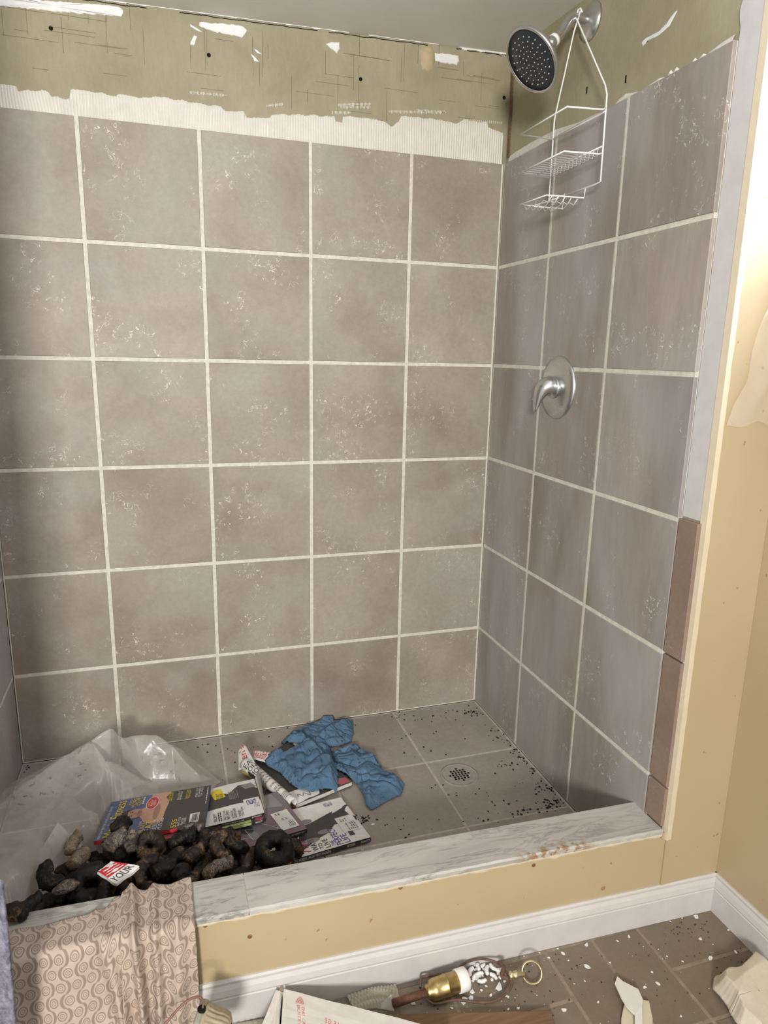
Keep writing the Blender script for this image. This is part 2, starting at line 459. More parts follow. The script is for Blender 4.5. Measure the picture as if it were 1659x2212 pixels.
# rusty lath strip standing in the corner
m = MB()
p0 = at(1106, 150, x=XR+0.011); p1 = at(1098, 340, x=XR+0.011)
n = 90
for k in range(n):
    t = k/(n-1); z = p0.z + (p1.z-p0.z)*t; w = 0.011 + 0.002*noise.noise(Vector((z*40, 0, 0)))
    m.box(XR+0.0065, XR+0.0125, -0.004-w, -0.003, z-0.0008, z+0.0008)
m.box(XR+0.0105, XR+0.0125, -0.013, -0.002, p1.z, p0.z)
m.build('corner_lath', 'lath', wr)
for (u, v) in ((1352, 171), (1268, 195)):
    p = at(u, v, x=XR+0.012)
    MB().box(XR+0.011, XR+0.013, p.y-0.002, p.y+0.002, p.z-0.008, p.z+0.008).build('nick', 'hole', wr)

# left shower wall
wl = MB().box(XL-0.10, XL-0.012, -0.97, 0.012, -0.15, 2.2).build('wall_left', 'gypsum')
structure(wl, 'left shower wall with grey tiles behind the plastic sheet', 'wall')
MB().box(XL-0.0119, XL-0.0018, -0.9205, 0.0, 0.0, 1.806).build('grout', 'grout', wl)
for i in range(3):
    for j in range(6):
        y0, y1, z0, z1 = YC[i], YC[i+1], ROWS[j], ROWS[j+1]
        a0 = y0 - (GR/2 if i else 0.005); a1 = y1 + (GR/2 if i < 2 else 0.0)
        b0 = z0 + (GR/2 if j else 0.003); b1 = z1 - (GR/2 if j < 5 else 0.0)
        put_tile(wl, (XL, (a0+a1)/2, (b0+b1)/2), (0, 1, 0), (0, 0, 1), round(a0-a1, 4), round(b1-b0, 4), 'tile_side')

# shower pan ---------------------------------------------------------
fp = MB().box(XL-0.02, XR+0.02, -0.915, 0.02, -0.13, -0.0085).build('floor_shower', 'grout_pan')
structure(fp, 'grey tiled shower floor with a round drain', 'floor')
MB().box(XL, XR, -0.905, 0.0, -0.0086, -0.0015).build('grout', 'grout_pan', fp)
FX = [XL, -0.61, -0.306, -0.004, 0.288, XR]; FY = [0.0, -0.327, -0.634, -0.905]
for i in range(5):
    for j in range(3):
        g = 0.007
        a0 = FX[i]+(g/2 if i else 0.004); a1 = FX[i+1]-(g/2 if i < 4 else 0.008)
        b1 = FY[j]-(g/2 if j else 0.008); b0 = FY[j+1]+(g/2 if j < 2 else 0)
        put_tile(fp, ((a0+a1)/2, (b0+b1)/2, 0), (1, 0, 0), (0, 1, 0), round(a1-a0, 4), round(b1-b0, 4), 'tile_pan')

# ceiling --------------------------------------------------------------
rows = []
for y in (0.012, -0.2, -0.4, -1.0, -3.1):
    rows.append([(x, y, ceil_z(x, y)) for x in (-1.9, XL, -0.1, XR+0.012, 0.86)])
m = MB().grid(rows).grid([[(x, y, z+0.06) for x, y, z in r] for r in rows])
o = m.build('ceiling', 'ceiling_paint'); structure(o, 'off-white ceiling with a cracked edge', 'ceiling')
# torn paper edge along the ceiling line
m = MB(); prev = None; n = 150
for k in range(n):
    x = -0.62 + (XR-0.005+0.62)*k/n; x2 = x + (XR+0.62)/n
    h = 0.0008 + 0.0035*max(0, noise.noise(Vector((x*40, 1, 0)))) + (0.004*max(0, noise.noise(Vector((x*60, 1, 3))))+0.002 if x > 0.45 else 0)
    z = ceil_z(x, 0)
    if noise.noise(Vector((x*11, 4, 0))) > -0.2: m.box(x, x2, 0.006, 0.0125, z-h, z+0.003)
m.build('torn_paper_edge', 'ceiling_paint', o)
m = MB()
for k in range(n):
    x = -0.62 + (XR-0.005+0.62)*k/n; x2 = x+(XR+0.62)/n
    if noise.noise(Vector((x*9, 8, 0))) > -0.15:
        z = ceil_z(x, 0)-0.004 - 0.003*noise.noise(Vector((x*30, 2, 0))); m.box(x, x2, 0.0112, 0.013, z-0.0009, z+0.0009)
m.build('crack', 'hole', o)

# ---------------------------------------------------------------- curb, room walls and floor
ZF = -0.062
def yo(x): return -0.990 + 0.030*(XR-x)
def yi(x): return -0.888 + 0.026*(XR-x)
X0, X1 = XL, XR+0.012
m = MB().prism([(X0, yo(X0)+0.004, -0.13), (X1, yo(X1)+0.004, -0.13), (X1, yi(X1), -0.13), (X0, yi(X0), -0.13)],
               [(X0, yo(X0)+0.004, 0.172), (X1, yo(X1)+0.004, 0.172), (X1, yi(X1), 0.172), (X0, yi(X0), 0.172)])
cb = m.build('wall_curb', 'yellow_paint'); structure(cb, 'low yellow painted curb with a grey-white marble top', 'curb')
def slab(xa, xb):
    rows_b, rows_t = [], []
    n = 60
    m = MB()
    for k in range(n+1):
        x = xa+(xb-xa)*k/n
        c = 0.0018*noise.noise(Vector((x*60, 0, 0)))+0.0012*noise.noise(Vector((x*170, 0, 0)))
        ya, yb = yo(x)+c, yi(x)+0.003
        if k == 0: R = [[] for _ in range(4)]
        R[0].append((x, ya+0.001, 0.1715)); R[1].append((x, ya, 0.181+0.5*c)); R[2].append((x, ya+0.004, 0.184)); R[3].append((x, yb, 0.184))
    R.append([(p[0], p[1], 0.1715) for p in R[3]]); R.append(R[0])
    m.grid(R)
    C = len(R[0])
    m.f.append(tuple(r*C for r in range(5))); m.f.append(tuple(r*C+C-1 for r in reversed(range(5))))
    return m.build('marble_slab', 'marble', cb)
slab(X0+0.001, -0.3235); slab(-0.322, XR-0.0005)
MB().box(-0.3236, -0.3219, yo(-0.3)+0.003, yi(-0.3), 0.175, 0.1832).build('slab_joint', 'grout_pan', cb)
# bead of caulk under the marble, chipped
rows = [[], [], []]
for k in range(181):
    x = X0 + (XR-X0)*k/180; w = 0.0065 + 0.004*noise.noise(Vector((x*28, 5, 0))) + 0.002*noise.noise(Vector((x*110, 5, 0)))
    y = yo(x)+0.004
    rows[0].append((x, y-0.003, 0.1722)); rows[1].append((x, y-0.0032, 0.172-w*0.6)); rows[2].append((x, y+0.0005, 0.172-max(w, 0.003)*1.4))
MB().grid(rows).build('caulk', 'bead_cream', cb, smooth=True)
for (u, v) in ((868, 1923), (1152, 1868), (445, 2016), (542, 2038)):
    p = at(u, v, y=yo(0.2)+0.003); p.y = yo(p.x)+0.0045
    MB().lathe(p, (0, -1, 0), ((0, 0.005), (0.0012, 0.0045), (0.0016, 0.002)), 9).build('rust_spot', 'rust', cb)

XW = 0.777                                     # right-hand wall of the room
wf = MB().box(XR+0.0125, XW+0.07, -0.990, -0.9755, -0.13, 2.2).build('wall_front', 'yellow_paint')
structure(wf, 'narrow yellow wall return beside the shower opening', 'wall')
# pale corner bead down the edge of the opening
m = MB()
R = [[] for _ in range(4)]
for k in range(121):
    z = 0.155 + (2.17-0.155)*k/120; w = 0.0145 + 0.0018*noise.noise(Vector((z*25, 0, 0)))
    R[0].append((XR+0.0135, -0.974, z)); R[1].append((XR+0.0085, -0.9765, z)); R[2].append((XR+0.0105, -0.9925, z)); R[3].append((XR+0.0105+w, -0.9905, z))
m.grid(R).build('corner_bead', 'bead_cream', wf)
WY0, WY1, WZ0, WZ1 = -1.70, -1.05, 1.38, 2.03
m = MB()
m.box(XW, XW+0.07, -3.1, WY0, -0.13, 2.2); m.box(XW, XW+0.07, WY1, -0.9905, -0.13, 2.2)
m.box(XW, XW+0.07, WY0, WY1, -0.13, WZ0); m.box(XW, XW+0.07, WY0, WY1, WZ1, 2.2)
o = m.build('wall_room', 'yellow_paint'); structure(o, 'yellow room wall meeting the shower return', 'wall')
win = bpy.data.objects.new('window_1', None); COL.objects.link(win); win.location = (XW, (WY0+WY1)/2, WZ0)
structure(win, 'white framed window in the yellow room wall', 'window')
for (a, b, c, d) in ((WY0, WY0+0.04, WZ0, WZ1), (WY1-0.04, WY1, WZ0, WZ1), (WY0+0.04, WY1-0.04, WZ0, WZ0+0.04), (WY0+0.04, WY1-0.04, WZ1-0.04, WZ1), (WY0+0.04, WY1-0.04, 1.68, 1.71)):
    MB().box(XW+0.01, XW+0.05, a, b, c, d).build('window_frame', 'trim_white', win)

# baseboards
PROF = [(0.0, 0.0), (0.013, 0.0), (0.013, 0.060), (0.0115, 0.062), (0.0125, 0.066), (0.010, 0.078), (0.006, 0.086), (0.0065, 0.092), (0.004, 0.096), (0.0, 0.096)]
def baseboard(name, a, b, nrm, label):
    R = []
    for d, h in PROF:
        row = []
        for k in range(25):
            t = k/24; p = Vector(a).lerp(Vector(b), t)
            row.append((p.x+nrm[0]*d, p.y+nrm[1]*d, ZF+h))
        R.append(row)
    m = MB().grid(R)
    o = m.build(name, 'trim_white'); structure(o, label, 'baseboard'); return o
baseboard('baseboard_front', (X0, yo(X0)+0.004, 0), (XW, -0.990, 0), (0, -1), 'white moulded baseboard along the yellow curb')
baseboard('baseboard_right', (XW, -0.990, 0), (XW, -3.0, 0), (-1, 0), 'white moulded baseboard turning along the yellow room wall')

# room floor: basket-weave of small brown tiles
fl = MB().box(-1.9, XW+0.05, -3.1, -0.96, ZF-0.03, ZF-0.0095).build('floor', 'grout_room')
structure(fl, 'brown basket-weave tiled bathroom floor', 'floor')
MB().box(-1.9, XW, -3.1, -0.97, ZF-0.0096, ZF-0.001).build('grout', 'grout_room', fl)
BXO, BYO, MOD = 0.317, -0.995, 0.24
for k in range(-5, 2):
    for j in range(-1, 5):
        bx0 = BXO+k*MOD; by1 = BYO-j*MOD
        for s in range(2):
            if (k+j) % 2 == 0: r = [bx0+s*0.12, bx0+s*0.12+0.12, by1-0.24, by1]
            else: r = [bx0, bx0+0.24, by1-0.12-s*0.12, by1-s*0.12]
            g = 0.0035
            r = [r[0]+g, r[1]-g, r[2]+g, r[3]-g]
            r[1] = min(r[1], XW-0.002); r[3] = min(r[3], yo(r[0])-0.004)
            if r[1]-r[0] < 0.02 or r[3]-r[2] < 0.012: continue
            put_tile(fl, ((r[0]+r[1])/2, (r[2]+r[3])/2, ZF), (1, 0, 0), (0, 1, 0), round(r[1]-r[0], 4), round(r[3]-r[2], 4), 'tile_room', lip=0.0003)

# ================================================================ fittings
def metal(name, col, rough, var=0.0, dirt=None, dsc=90):
    m, nt, b = new_mat(name, rough, 0.5, 1.0)
    c = col
    if dirt:
        n = noi(nt, pos(nt), dsc, 4, 0.6)
        c = mixc(nt, ramp(nt, n, ((0.45, 0.0), (0.75, 0.6))), col, dirt)
        nt.links.new(ramp(nt, n, ((0.35, rough), (0.75, min(1, rough+0.14)))), b.inputs['Roughness'])
    setc(nt, b, c)
metal('chrome', (0.66, 0.68, 0.69), 0.22, dirt=(0.56, 0.57, 0.57), dsc=14)
metal('brass', (0.50, 0.39, 0.18), 0.30, dirt=(0.30, 0.20, 0.08))
metal('brass_pale', (0.66, 0.58, 0.38), 0.35, dirt=(0.45, 0.38, 0.22))
flat('wire_white', (0.82, 0.82, 0.80), 0.4, 0.4)
flat('head_dark', (0.022, 0.027, 0.034), 0.35, 0.5, var=0.25, scale=60)
flat('nozzle', (0.55, 0.58, 0.60), 0.5, 0.4)
flat('washer_white', (0.80, 0.80, 0.77), 0.5, 0.4)

# shower head on its bent arm
sh = thing('showerhead', (XR+0.012, -0.415, 2.035), 'round chrome shower head with dark face on a bent wall arm', 'shower head')
A0 = Vector((XR+0.012, -0.415, 2.035))
MB().lathe(A0, (-1, 0, 0), ((0, 0.043), (0.004, 0.0425), (0.010, 0.036), (0.016, 0.022), (0.018, 0.0125)), 40).build('wall_flange', 'chrome', sh, True)
HD = Vector((-0.74, -0.10, -0.665)).normalized()
FC = at(1148, 131, y=-0.432)                     # centre of the spray face
neck = FC - HD*0.085
arm_pts = [A0+Vector((-0.004, 0, 0)), A0+Vector((-0.035, 0, 0.004)), A0+Vector((-0.052, -0.001, 0.002)), A0+Vector((-0.068, -0.003, -0.008)), neck-HD*0.02, neck]
sm = []
for i in range(len(arm_pts)-1):
    for k in range(5): sm.append(arm_pts[i].lerp(arm_pts[i+1], k/5))
sm.append(arm_pts[-1])
MB().tube(sm, 0.0115, 16).build('arm', 'chrome', sh, True)
MB().lathe(neck-HD*0.004, HD, ((0, 0.0125), (0.0, 0.0145), (0.008, 0.0145), (0.008, 0.0125)), 24).build('washer', 'washer_white', sh, True)
MB().lathe(neck+HD*0.004, HD, ((0, 0.0125), (0.002, 0.0135), (0.016, 0.0135), (0.018, 0.011), (0.024, 0.009)), 20).build('connector_nut', 'chrome', sh, True)
RH = 0.077
MB().lathe(neck+HD*0.022, HD, ((0, 0.009), (0.004, 0.016), (0.014, 0.022), (0.026, 0.033), (0.036, 0.047), (0.046, 0.063), (0.053, 0.073), (0.057, RH), (0.062, RH+0.0015), (0.066, RH), (0.067, RH-0.004), (0.0645, RH-0.006)), 64, cap=False).build('head_shell', 'chrome', sh, True)
spray = MB().lathe(neck+HD*0.082, HD, ((0, RH-0.004), (0.004, RH-0.005), (0.0055, 0.04), (0.006, 0.001)), 48).build('spray_face', 'head_dark', sh, True)
a = HD.cross(Vector((0, 0, 1))).normalized(); b = HD.cross(a)
m = MB(); cnt = 0
for r, n in ((0.012, 6), (0.023, 12), (0.034, 15), (0.045, 18), (0.056, 20)):
    for k in range(n):
        q = 2*PI*k/n + r*40
        o = neck + HD*0.0865 + a*(r*math.cos(q)) + b*(r*math.sin(q))
        m.lathe(o, HD, ((0, 0.0015), (0.0025, 0.0011)), 6)
tag(m.build('nozzles', 'nozzle', spray), kind='stuff')

# hanging wire caddy
XCD = 0.572
cd = thing('shower_caddy', (XCD, -0.46, 1.632), 'white wire shower caddy hanging from the shower arm', 'caddy')
yl, yr = -0.347, -0.576
hk = Vector((XCD-0.005, -0.418, 2.049))
Rw = 0.0021
def w3(x, y, z): return Vector((x, y, z))
MB().tube([w3(XCD+0.004, -0.437, 2.040), w3(XCD+0.003, -0.430, 2.052), w3(XCD, -0.424, 2.050), w3(XCD-0.002, -0.424, 2.03), w3(XCD, -0.445, 2.0), w3(XCD, -0.566, 1.84), w3(XCD, yr, 1.818), w3(XCD, yr-0.003, 1.632), w3(XCD, yr+0.02, 1.630), w3(XCD, yl-0.05, 1.632)], Rw, 6).build('frame_wire', 'wire_white', cd, True)
MB().tube([w3(XCD+0.003, -0.430, 2.046), w3(XCD, -0.412, 2.006), w3(XCD, -0.352, 1.845), w3(XCD, yl, 1.825), w3(XCD, yl, 1.632), w3(XCD, yl-0.05, 1.632)], Rw, 6).build('frame_wire', 'wire_white', cd, True)
DP = 0.097
m = MB().tube([w3(XCD, yl, 1.783), w3(XCD-DP, yl-0.004, 1.783), w3(XCD-DP, yr+0.006, 1.783), w3(XCD-0.012, yr-0.006, 1.783), w3(XCD, yr, 1.790)], Rw, 6)
m.tube([w3(XCD, yl, 1.783), w3(XCD, yr, 1.783)], Rw, 6)
m.build('guard_rail', 'wire_white', cd, True)
zs = 1.690
m = MB().tube([w3(XCD, yl, zs), w3(XCD-DP, yl-0.004, zs), w3(XCD-DP, yr+0.006, zs), w3(XCD-0.012, yr-0.004, zs), w3(XCD, yr, zs+0.004)], Rw, 6)
m.tube([w3(XCD, yl, zs+0.019), w3(XCD, yr, zs+0.019)], Rw*0.9, 6)
for k in range(1, 13):
    y = yl+(yr-yl)*k/13
    m.tube([w3(XCD, y, zs+0.019), w3(XCD-0.002, y, zs), w3(XCD-DP, y, zs)], 0.0013, 5)
m.tube([w3(XCD-DP*0.5, yl, zs), w3(XCD-DP*0.5, yr, zs)], 0.0013, 5)
m.build('wire_shelf', 'wire_white', cd, True)
zd = 1.604
m = MB().tube([w3(XCD, -0.518, 1.632), w3(XCD-0.002, -0.516, zd+0.004), w3(XCD-0.095, -0.50, zd+0.006), w3(XCD-0.10, -0.375, zd+0.006), w3(XCD-0.05, -0.352, zd+0.012), w3(XCD, yl, 1.632)], Rw*0.9, 6)
for k in range(5):
    x = XCD-0.012-0.018*k
    m.tube([w3(x, -0.508, zd+0.005), w3(x, -0.49, zd-0.008), w3(x, -0.47, zd+0.001), w3(x, -0.44, zd-0.009), w3(x, -0.41, zd+0.001), w3(x, -0.385, zd-0.006), w3(x, -0.370, zd+0.006)], 0.0013, 5)
m.tube([w3(XCD-0.01, -0.44, 1.632), w3(XCD-0.014, -0.44, zd-0.008), w3(XCD-0.095, -0.44, zd-0.009)], 0.0014, 5)
m.build('soap_dish', 'wire_white', cd, True)

# single-lever valve
VC = Vector((XR, -0.408, 1.147))
va = thing('shower_valve', VC, 'round chrome shower valve plate with a single lever', 'shower valve')
MB().lathe(VC, (-1, 0, 0), ((-0.006, 0.084), (0.002, 0.0855), (0.007, 0.082), (0.010, 0.070), (0.013, 0.050), (0.014, 0.030)), 64).build('cover_plate', 'chrome', va, True)
MB().lathe(VC+Vector((-0.013, 0, 0)), (-1, 0, 0), ((0, 0.030), (0.004, 0.0295), (0.008, 0.027)), 40).build('sleeve', 'chrome', va, True)
m = MB()
L = [(0.016, 0.0, 0.0, 0.026, 0.026), (0.024, 0.0, 0.003, 0.0295, 0.029), (0.034, 0.001, 0.004, 0.030, 0.029), (0.044, 0.003, -0.003, 0.027, 0.025), (0.052, 0.005, -0.016, 0.0215, 0.018), (0.057, 0.007, -0.032, 0.0165, 0.0115), (0.060, 0.009, -0.048, 0.0125, 0.0075), (0.062, 0.010, -0.061, 0.010, 0.005), (0.062, 0.010, -0.067, 0.006, 0.0025)]
rows = []
for i, (dx, dy, dz, ry, rz) in enumerate(L):
    nxt = L[min(i+1, len(L)-1)]; prv = L[max(i-1, 0)]
    t = Vector((-(nxt[0]-prv[0]), nxt[1]-prv[1], nxt[2]-prv[2])).normalized()
    sy = Vector((0, 1, 0)); sz = t.cross(sy).normalized()
    c = VC + Vector((-dx, dy, dz))
    rows.append([c + sy*ry*math.cos(q) + sz*rz*math.sin(q) for q in [2*PI*k/24 for k in range(25)]])
m.grid(rows); m.f.append(tuple(range(24))); m.f.append(tuple(8*25+k for k in range(24)))
lv = m.build('lever', 'chrome', va, True); subsurf(lv)

# drain
DC = Vector((0.362, -0.415, 0.0))
dr = thing('drain', DC, 'round metal floor drain with a square-hole grate', 'drain')
flat('drain_metal', (0.36, 0.335, 0.30), 0.45, 0.5, var=0.15, scale=60)
MB().lathe(DC, (0, 0, 1), ((-0.006, 0.057), (0.0022, 0.0565), (0.003, 0.053), (0.0022, 0.0505), (0.001, 0.050)), 48).build('drain_ring', 'drain_metal', dr, True)
MB().lathe(DC, (0, 0, 1), ((0.0, 0.0498), (0.0022, 0.0495), (0.0026, 0.045)), 48).build('drain_plate', 'drain_metal', dr, False)
dpl = bpy.data.objects['drain_plate']
for i in range(-3, 4):
    for j in range(-3, 4):
        if i*i+j*j > 9.5: continue
        x = DC.x+i*0.0098+(0.0 if j % 2 == 0 else 0.0015); y = DC.y+j*0.0098
        MB().box(x-0.0032, x+0.0032, y-0.0036, y+0.0036, 0.0015, 0.0029).build('grate_hole', 'hole', dpl)

# ================================================================ cloth-like sheets
T5L, T5R, B5R, B5L = at(523, 1660, z=0.020), at(640, 1592, z=0.020), at(762, 1688, z=0.020), at(640, 1738, z=0.020)   # magazine under the rags
def over5(x, y):
    # the rags drape from the floor up over that magazine's edge
    d = 1e9; P = [T5L, T5R, B5R, B5L]; cx = sum(p.x for p in P)/4; cy = sum(p.y for p in P)/4
    for i in range(4):
        p, q_ = P[i], P[(i+1) % 4]; nx_, ny_ = q_.y-p.y, p.x-q_.x; l_ = math.hypot(nx_, ny_)
        if (cx-p.x)*nx_+(cy-p.y)*ny_ < 0: nx_, ny_ = -nx_, -ny_
        d = min(d, ((x-p.x)*nx_+(y-p.y)*ny_)/l_)
    t = max(0.0, min(1.0, (d+0.016)/0.013)); t = t*t*(3-2*t)
    return 0.003 + 0.0205*t
def star_sheet(outline, center, hfun, rings=36, seg=150, edge=0.0, seed=0, wob=0.004):
    """a sheet spread over a star-shaped plan outline; hfun(x, y, t) gives its height, t = 0 centre .. 1 edge"""
    c = Vector((center[0], center[1])); P = [Vector((p[0], p[1])) for p in outline]
    ang = sorted((math.atan2((p-c).y, (p-c).x), p) for p in P)
    A = [a for a, _ in ang]; Q = [p for _, p in ang]
    def bound(th):
        for i in range(len(A)):
            a0 = A[i]; a1 = A[(i+1) % len(A)] + (2*PI if i == len(A)-1 else 0)
            t = th
            if t < A[0]: t += 2*PI
            if a0 <= t <= a1:
                d = Vector((math.cos(th), math.sin(th))); p, q = Q[i], Q[(i+1) % len(Q)]
                e = q-p; den = d.x*e.y-d.y*e.x
                if abs(den) < 1e-9: return (p-c).length
                w = p-c; return (w.x*e.y-w.y*e.x)/den
        return 0.05
    rows = []
    B = [bound(-PI+2*PI*k/seg) + wob*noise.noise(Vector((k*0.55, seed, 0))) for k in range(seg)]
    for i in range(rings+1):
        t = i/rings; row = []
        for k in range(seg+1):
            th = -PI+2*PI*(k % seg)/seg; r = B[k % seg]*max(t, 0.002)
            x = c.x+r*math.cos(th); y = c.y+r*math.sin(th)
            row.append((x, y, hfun(x, y, t)))
        rows.append(row)
    return MB().grid(rows)
def ridge(x, y, f, seed, ang=0.0, stretch=1.0, warp=0.6):
    ca, sa = math.cos(ang), math.sin(ang)
    u = (x*ca+y*sa); v = (-x*sa+y*ca)/stretch
    p = Vector((u*f, v*f, seed))
    p += warp*noise.noise_vector(p*0.7+Vector((3, seed, 1)))
    return 1-min(1, abs(noise.noise(p))*2.2)

def rag_mat(name, lo, hi):
    m, nt, b = new_mat(name, 0.85, 0.15)
    n = noi(nt, pos(nt), 26, 5, 0.6)
    c = ramp(nt, n, ((0.3, lo), (0.7, hi)))
    d = noi(nt, pos(nt), 150, 2, 0.5)
    k = mth(nt, 'MULTIPLY', ramp(nt, d, ((0.64, 0.0), (0.66, 0.9))), ramp(nt, noi(nt, pos(nt), 18, 2), ((0.45, 0.0), (0.6, 1.0))))
    c = mixc(nt, k, c, (0.03, 0.028, 0.025))
    setc(nt, b, c); bump(nt, b, noi(nt, pos(nt), 400, 3), 0.35, 0.0008)
rag_mat('rag_blue', (0.075, 0.14, 0.225), (0.12, 0.205, 0.31))

from mathutils.bvhtree import BVHTree
UNDER = []                                       # what a later rag has to drape over
def rag(pxs, z0, label, center=None, seed=0, ang=0.0, base=0.004, amp=0.022, f=26, stretch=2.2, bh=None):
    out = [at(u, v, z=z0) for u, v in pxs]
    c = center or (sum(p.x for p in out)/len(out), sum(p.y for p in out)/len(out))
    def h(x, y, t):
        b_ = base if bh is None else bh(x, y)
        for tr in UNDER:
            hit = tr.ray_cast(Vector((x, min(y, -0.003), 0.3)), Vector((0, 0, -1)))[0]
            if hit is not None: b_ = max(b_, hit.z+0.0012)
        e = min(1.0, (1-t)*5.0)
        lo = 0.5+0.5*noise.noise(Vector((x*16, y*16, seed+2))); lo2 = noise.noise(Vector((x*34, y*34, seed+9)))
        r = ridge(x, y, f, seed, ang, stretch)**4
        r2 = ridge(x, y, f*2.3, seed+5, ang+0.5, 2.6)**5
        k = ridge(x, y, f*0.6, seed+8, ang-0.8, 2.0)**3
        return b_ + 0.002 + e*max(0.002, 0.010 + amp*(0.9*lo + 0.30*lo2 + 0.45*k) - 0.50*amp*r - 0.26*amp*r2) + (1-e)*0.004*max(0, noise.noise(Vector((x*60, y*60, seed))))
    m = star_sheet(out, c, h, 70, 260, seed=seed, wob=0.006)
    m.v = [(x, min(y, -0.0022), z) for x, y, z in m.v]
    UNDER.append(BVHTree.FromPolygons(m.v, m.f))
    o = m.build('rag', 'rag_blue', None, True)
    md = o.modifiers.new('solid', 'SOLIDIFY'); md.thickness = 0.0016; md.offset = 0
    return tag(o, label, 'rag', 'blue rags on the shower floor')
rag([(607, 1600), (622, 1585), (648, 1572), (690, 1560), (700, 1550), (722, 1549), (727, 1558), (762, 1556), (763, 1580), (757, 1598), (735, 1606), (700, 1610), (660, 1613), (625, 1612)], 0.012,
    'crumpled blue rag against the back wall, behind the other blue rags', seed=11, ang=0.35, f=24, stretch=3.0, amp=0.018, bh=over5)

# ================================================================ printed magazines
flat('paper', (0.66, 0.64, 0.60), 0.6, 0.3, var=0.06, scale=30)
flat('paper_grey', (0.52, 0.51, 0.50), 0.5, 0.4, var=0.1, scale=25)
PR = dict(ink_black=(0.03, 0.028, 0.028), ink_dark=(0.055, 0.052, 0.052), ink_yellow=(0.72, 0.58, 0.03), ink_red=(0.50, 0.035, 0.045), ink_white=(0.74, 0.72, 0.69), ink_blue=(0.10, 0.125, 0.26),
          ink_skin=(0.52, 0.30, 0.21), ink_skin_dark=(0.33, 0.175, 0.12), ink_hair=(0.05, 0.03, 0.022), ink_navy=(0.07, 0.065, 0.30), ink_magenta=(0.20, 0.135, 0.16), ink_lime=(0.42, 0.50, 0.20),
          ink_gold=(0.45, 0.33, 0.10), ink_pink=(0.42, 0.10, 0.12), ink_grey=(0.24, 0.23, 0.23), ink_lilac=(0.17, 0.15, 0.165), ink_stain=(0.20, 0.12, 0.05))
for k, c in PR.items(): flat(k, c, 0.38, 0.45, var=0.08, scale=45)

_txt = {}
def text_outline(s):
    if s in _txt: return _txt[s]
    cu = bpy.data.curves.new('t', 'FONT'); cu.body = s; cu.resolution_u = 2; cu.space_line = 0.9
    ob = bpy.data.objects.new('t', cu)
    COL.objects.link(ob)
    dg = bpy.context.evaluated_depsgraph_get()
    me = bpy.data.meshes.new_from_object(ob.evaluated_get(dg))
    V = [v.co.copy() for v in me.vertices]; Fc = [tuple(p.vertices) for p in me.polygons]
    bpy.data.objects.remove(ob); bpy.data.curves.remove(cu); bpy.data.meshes.remove(me)
    x0 = min(v.x for v in V); x1 = max(v.x for v in V); y0 = min(v.y for v in V); y1 = max(v.y for v in V)
    V = [((v.x-x0)/(x1-x0), (v.y-y0)/(y1-y0)) for v in V]
    _txt[s] = (V, Fc); return _txt[s]
class Surf:
    """a printed surface: P(u, v, off) gives a point; children are put on parent"""
    def __init__(s, P, parent): s.P = P; s.parent = parent; s.lv = 0
    def poly(s, uv, mat, lv=1, name='print'):
        # fan from centroid so that the patch follows a gently curved cover
        cu = sum(p[0] for p in uv)/len(uv); cv = sum(p[1] for p in uv)/len(uv)
        m = MB(); n = len(uv); off = 0.00035*lv
        K = 4
        for k in range(1, K+1):
            for p in uv: m.v.append(tuple(s.P(cu+(p[0]-cu)*k/K, cv+(p[1]-cv)*k/K, off)))
        m.v.append(tuple(s.P(cu, cv, off)))
        for i in range(n):
            j = (i+1) % n
            m.f.append((K*n, i, j))
            for k in range(K-1): m.f.append((k*n+i, (k+1)*n+i, (k+1)*n+j, k*n+j))
        return m.build(name, mat, s.parent)
    def rect(s, u0, v0, u1, v1, mat, lv=1, name='print'):
        pts = []
        for a, b in (((u0, v0), (u1, v0)), ((u1, v0), (u1, v1)), ((u1, v1), (u0, v1)), ((u0, v1), (u0, v0))):
            for k in range(6): pts.append((a[0]+(b[0]-a[0])*k/6, a[1]+(b[1]-a[1])*k/6))
        return s.poly(pts, mat, lv, name)
    def ell(s, cu, cv, ru, rv, mat, lv=1, rot=0.0, name='print'):
        c, q = math.cos(rot), math.sin(rot); pts = []
        for k in range(22):
            a = ru*math.cos(2*PI*k/22); b = rv*math.sin(2*PI*k/22)
            pts.append((cu+a*c-b*q, cv+a*q+b*c))
        return s.poly(pts, mat, lv, name)
    def text(s, t, u0, v0, u1, v1, mat, lv=3):
        V, Fc = text_outline(t); m = MB()
        m.v = [tuple(s.P(u0+(u1-u0)*x, v0+(v1-v0)*y, 0.00035*lv)) for x, y in V]; m.f = list(Fc)
        return m.build('lettering', mat, s.parent, fix=False)
    def lines(s, u0, v0, u1, v1, n, mat, lv=2, seed=0):
        """rows of small print too fine to read"""
        r = random.Random(seed); m = MB()
        for k in range(n):
            v = v0+(v1-v0)*(k+0.5)/n; h = abs(v1-v0)/n*0.28; u = u0
            while u < u1*1.0 - 0.004:
                w = r.uniform(0.02, 0.06)*(1 if abs(u1-u0) > 0.12 else 0.6); e = min(u+w, u1)
                m.poly([s.P(u, v-h, 0.00035*lv), s.P(e, v-h, 0.00035*lv), s.P(e, v+h, 0.00035*lv), s.P(u, v+h, 0.00035*lv)]); u = e+0.012
                if r.random() < 0.12 and k % 2: break
        return tag(m.build('small_print', mat, s.parent, fix=False), kind='stuff')
SLABS = []
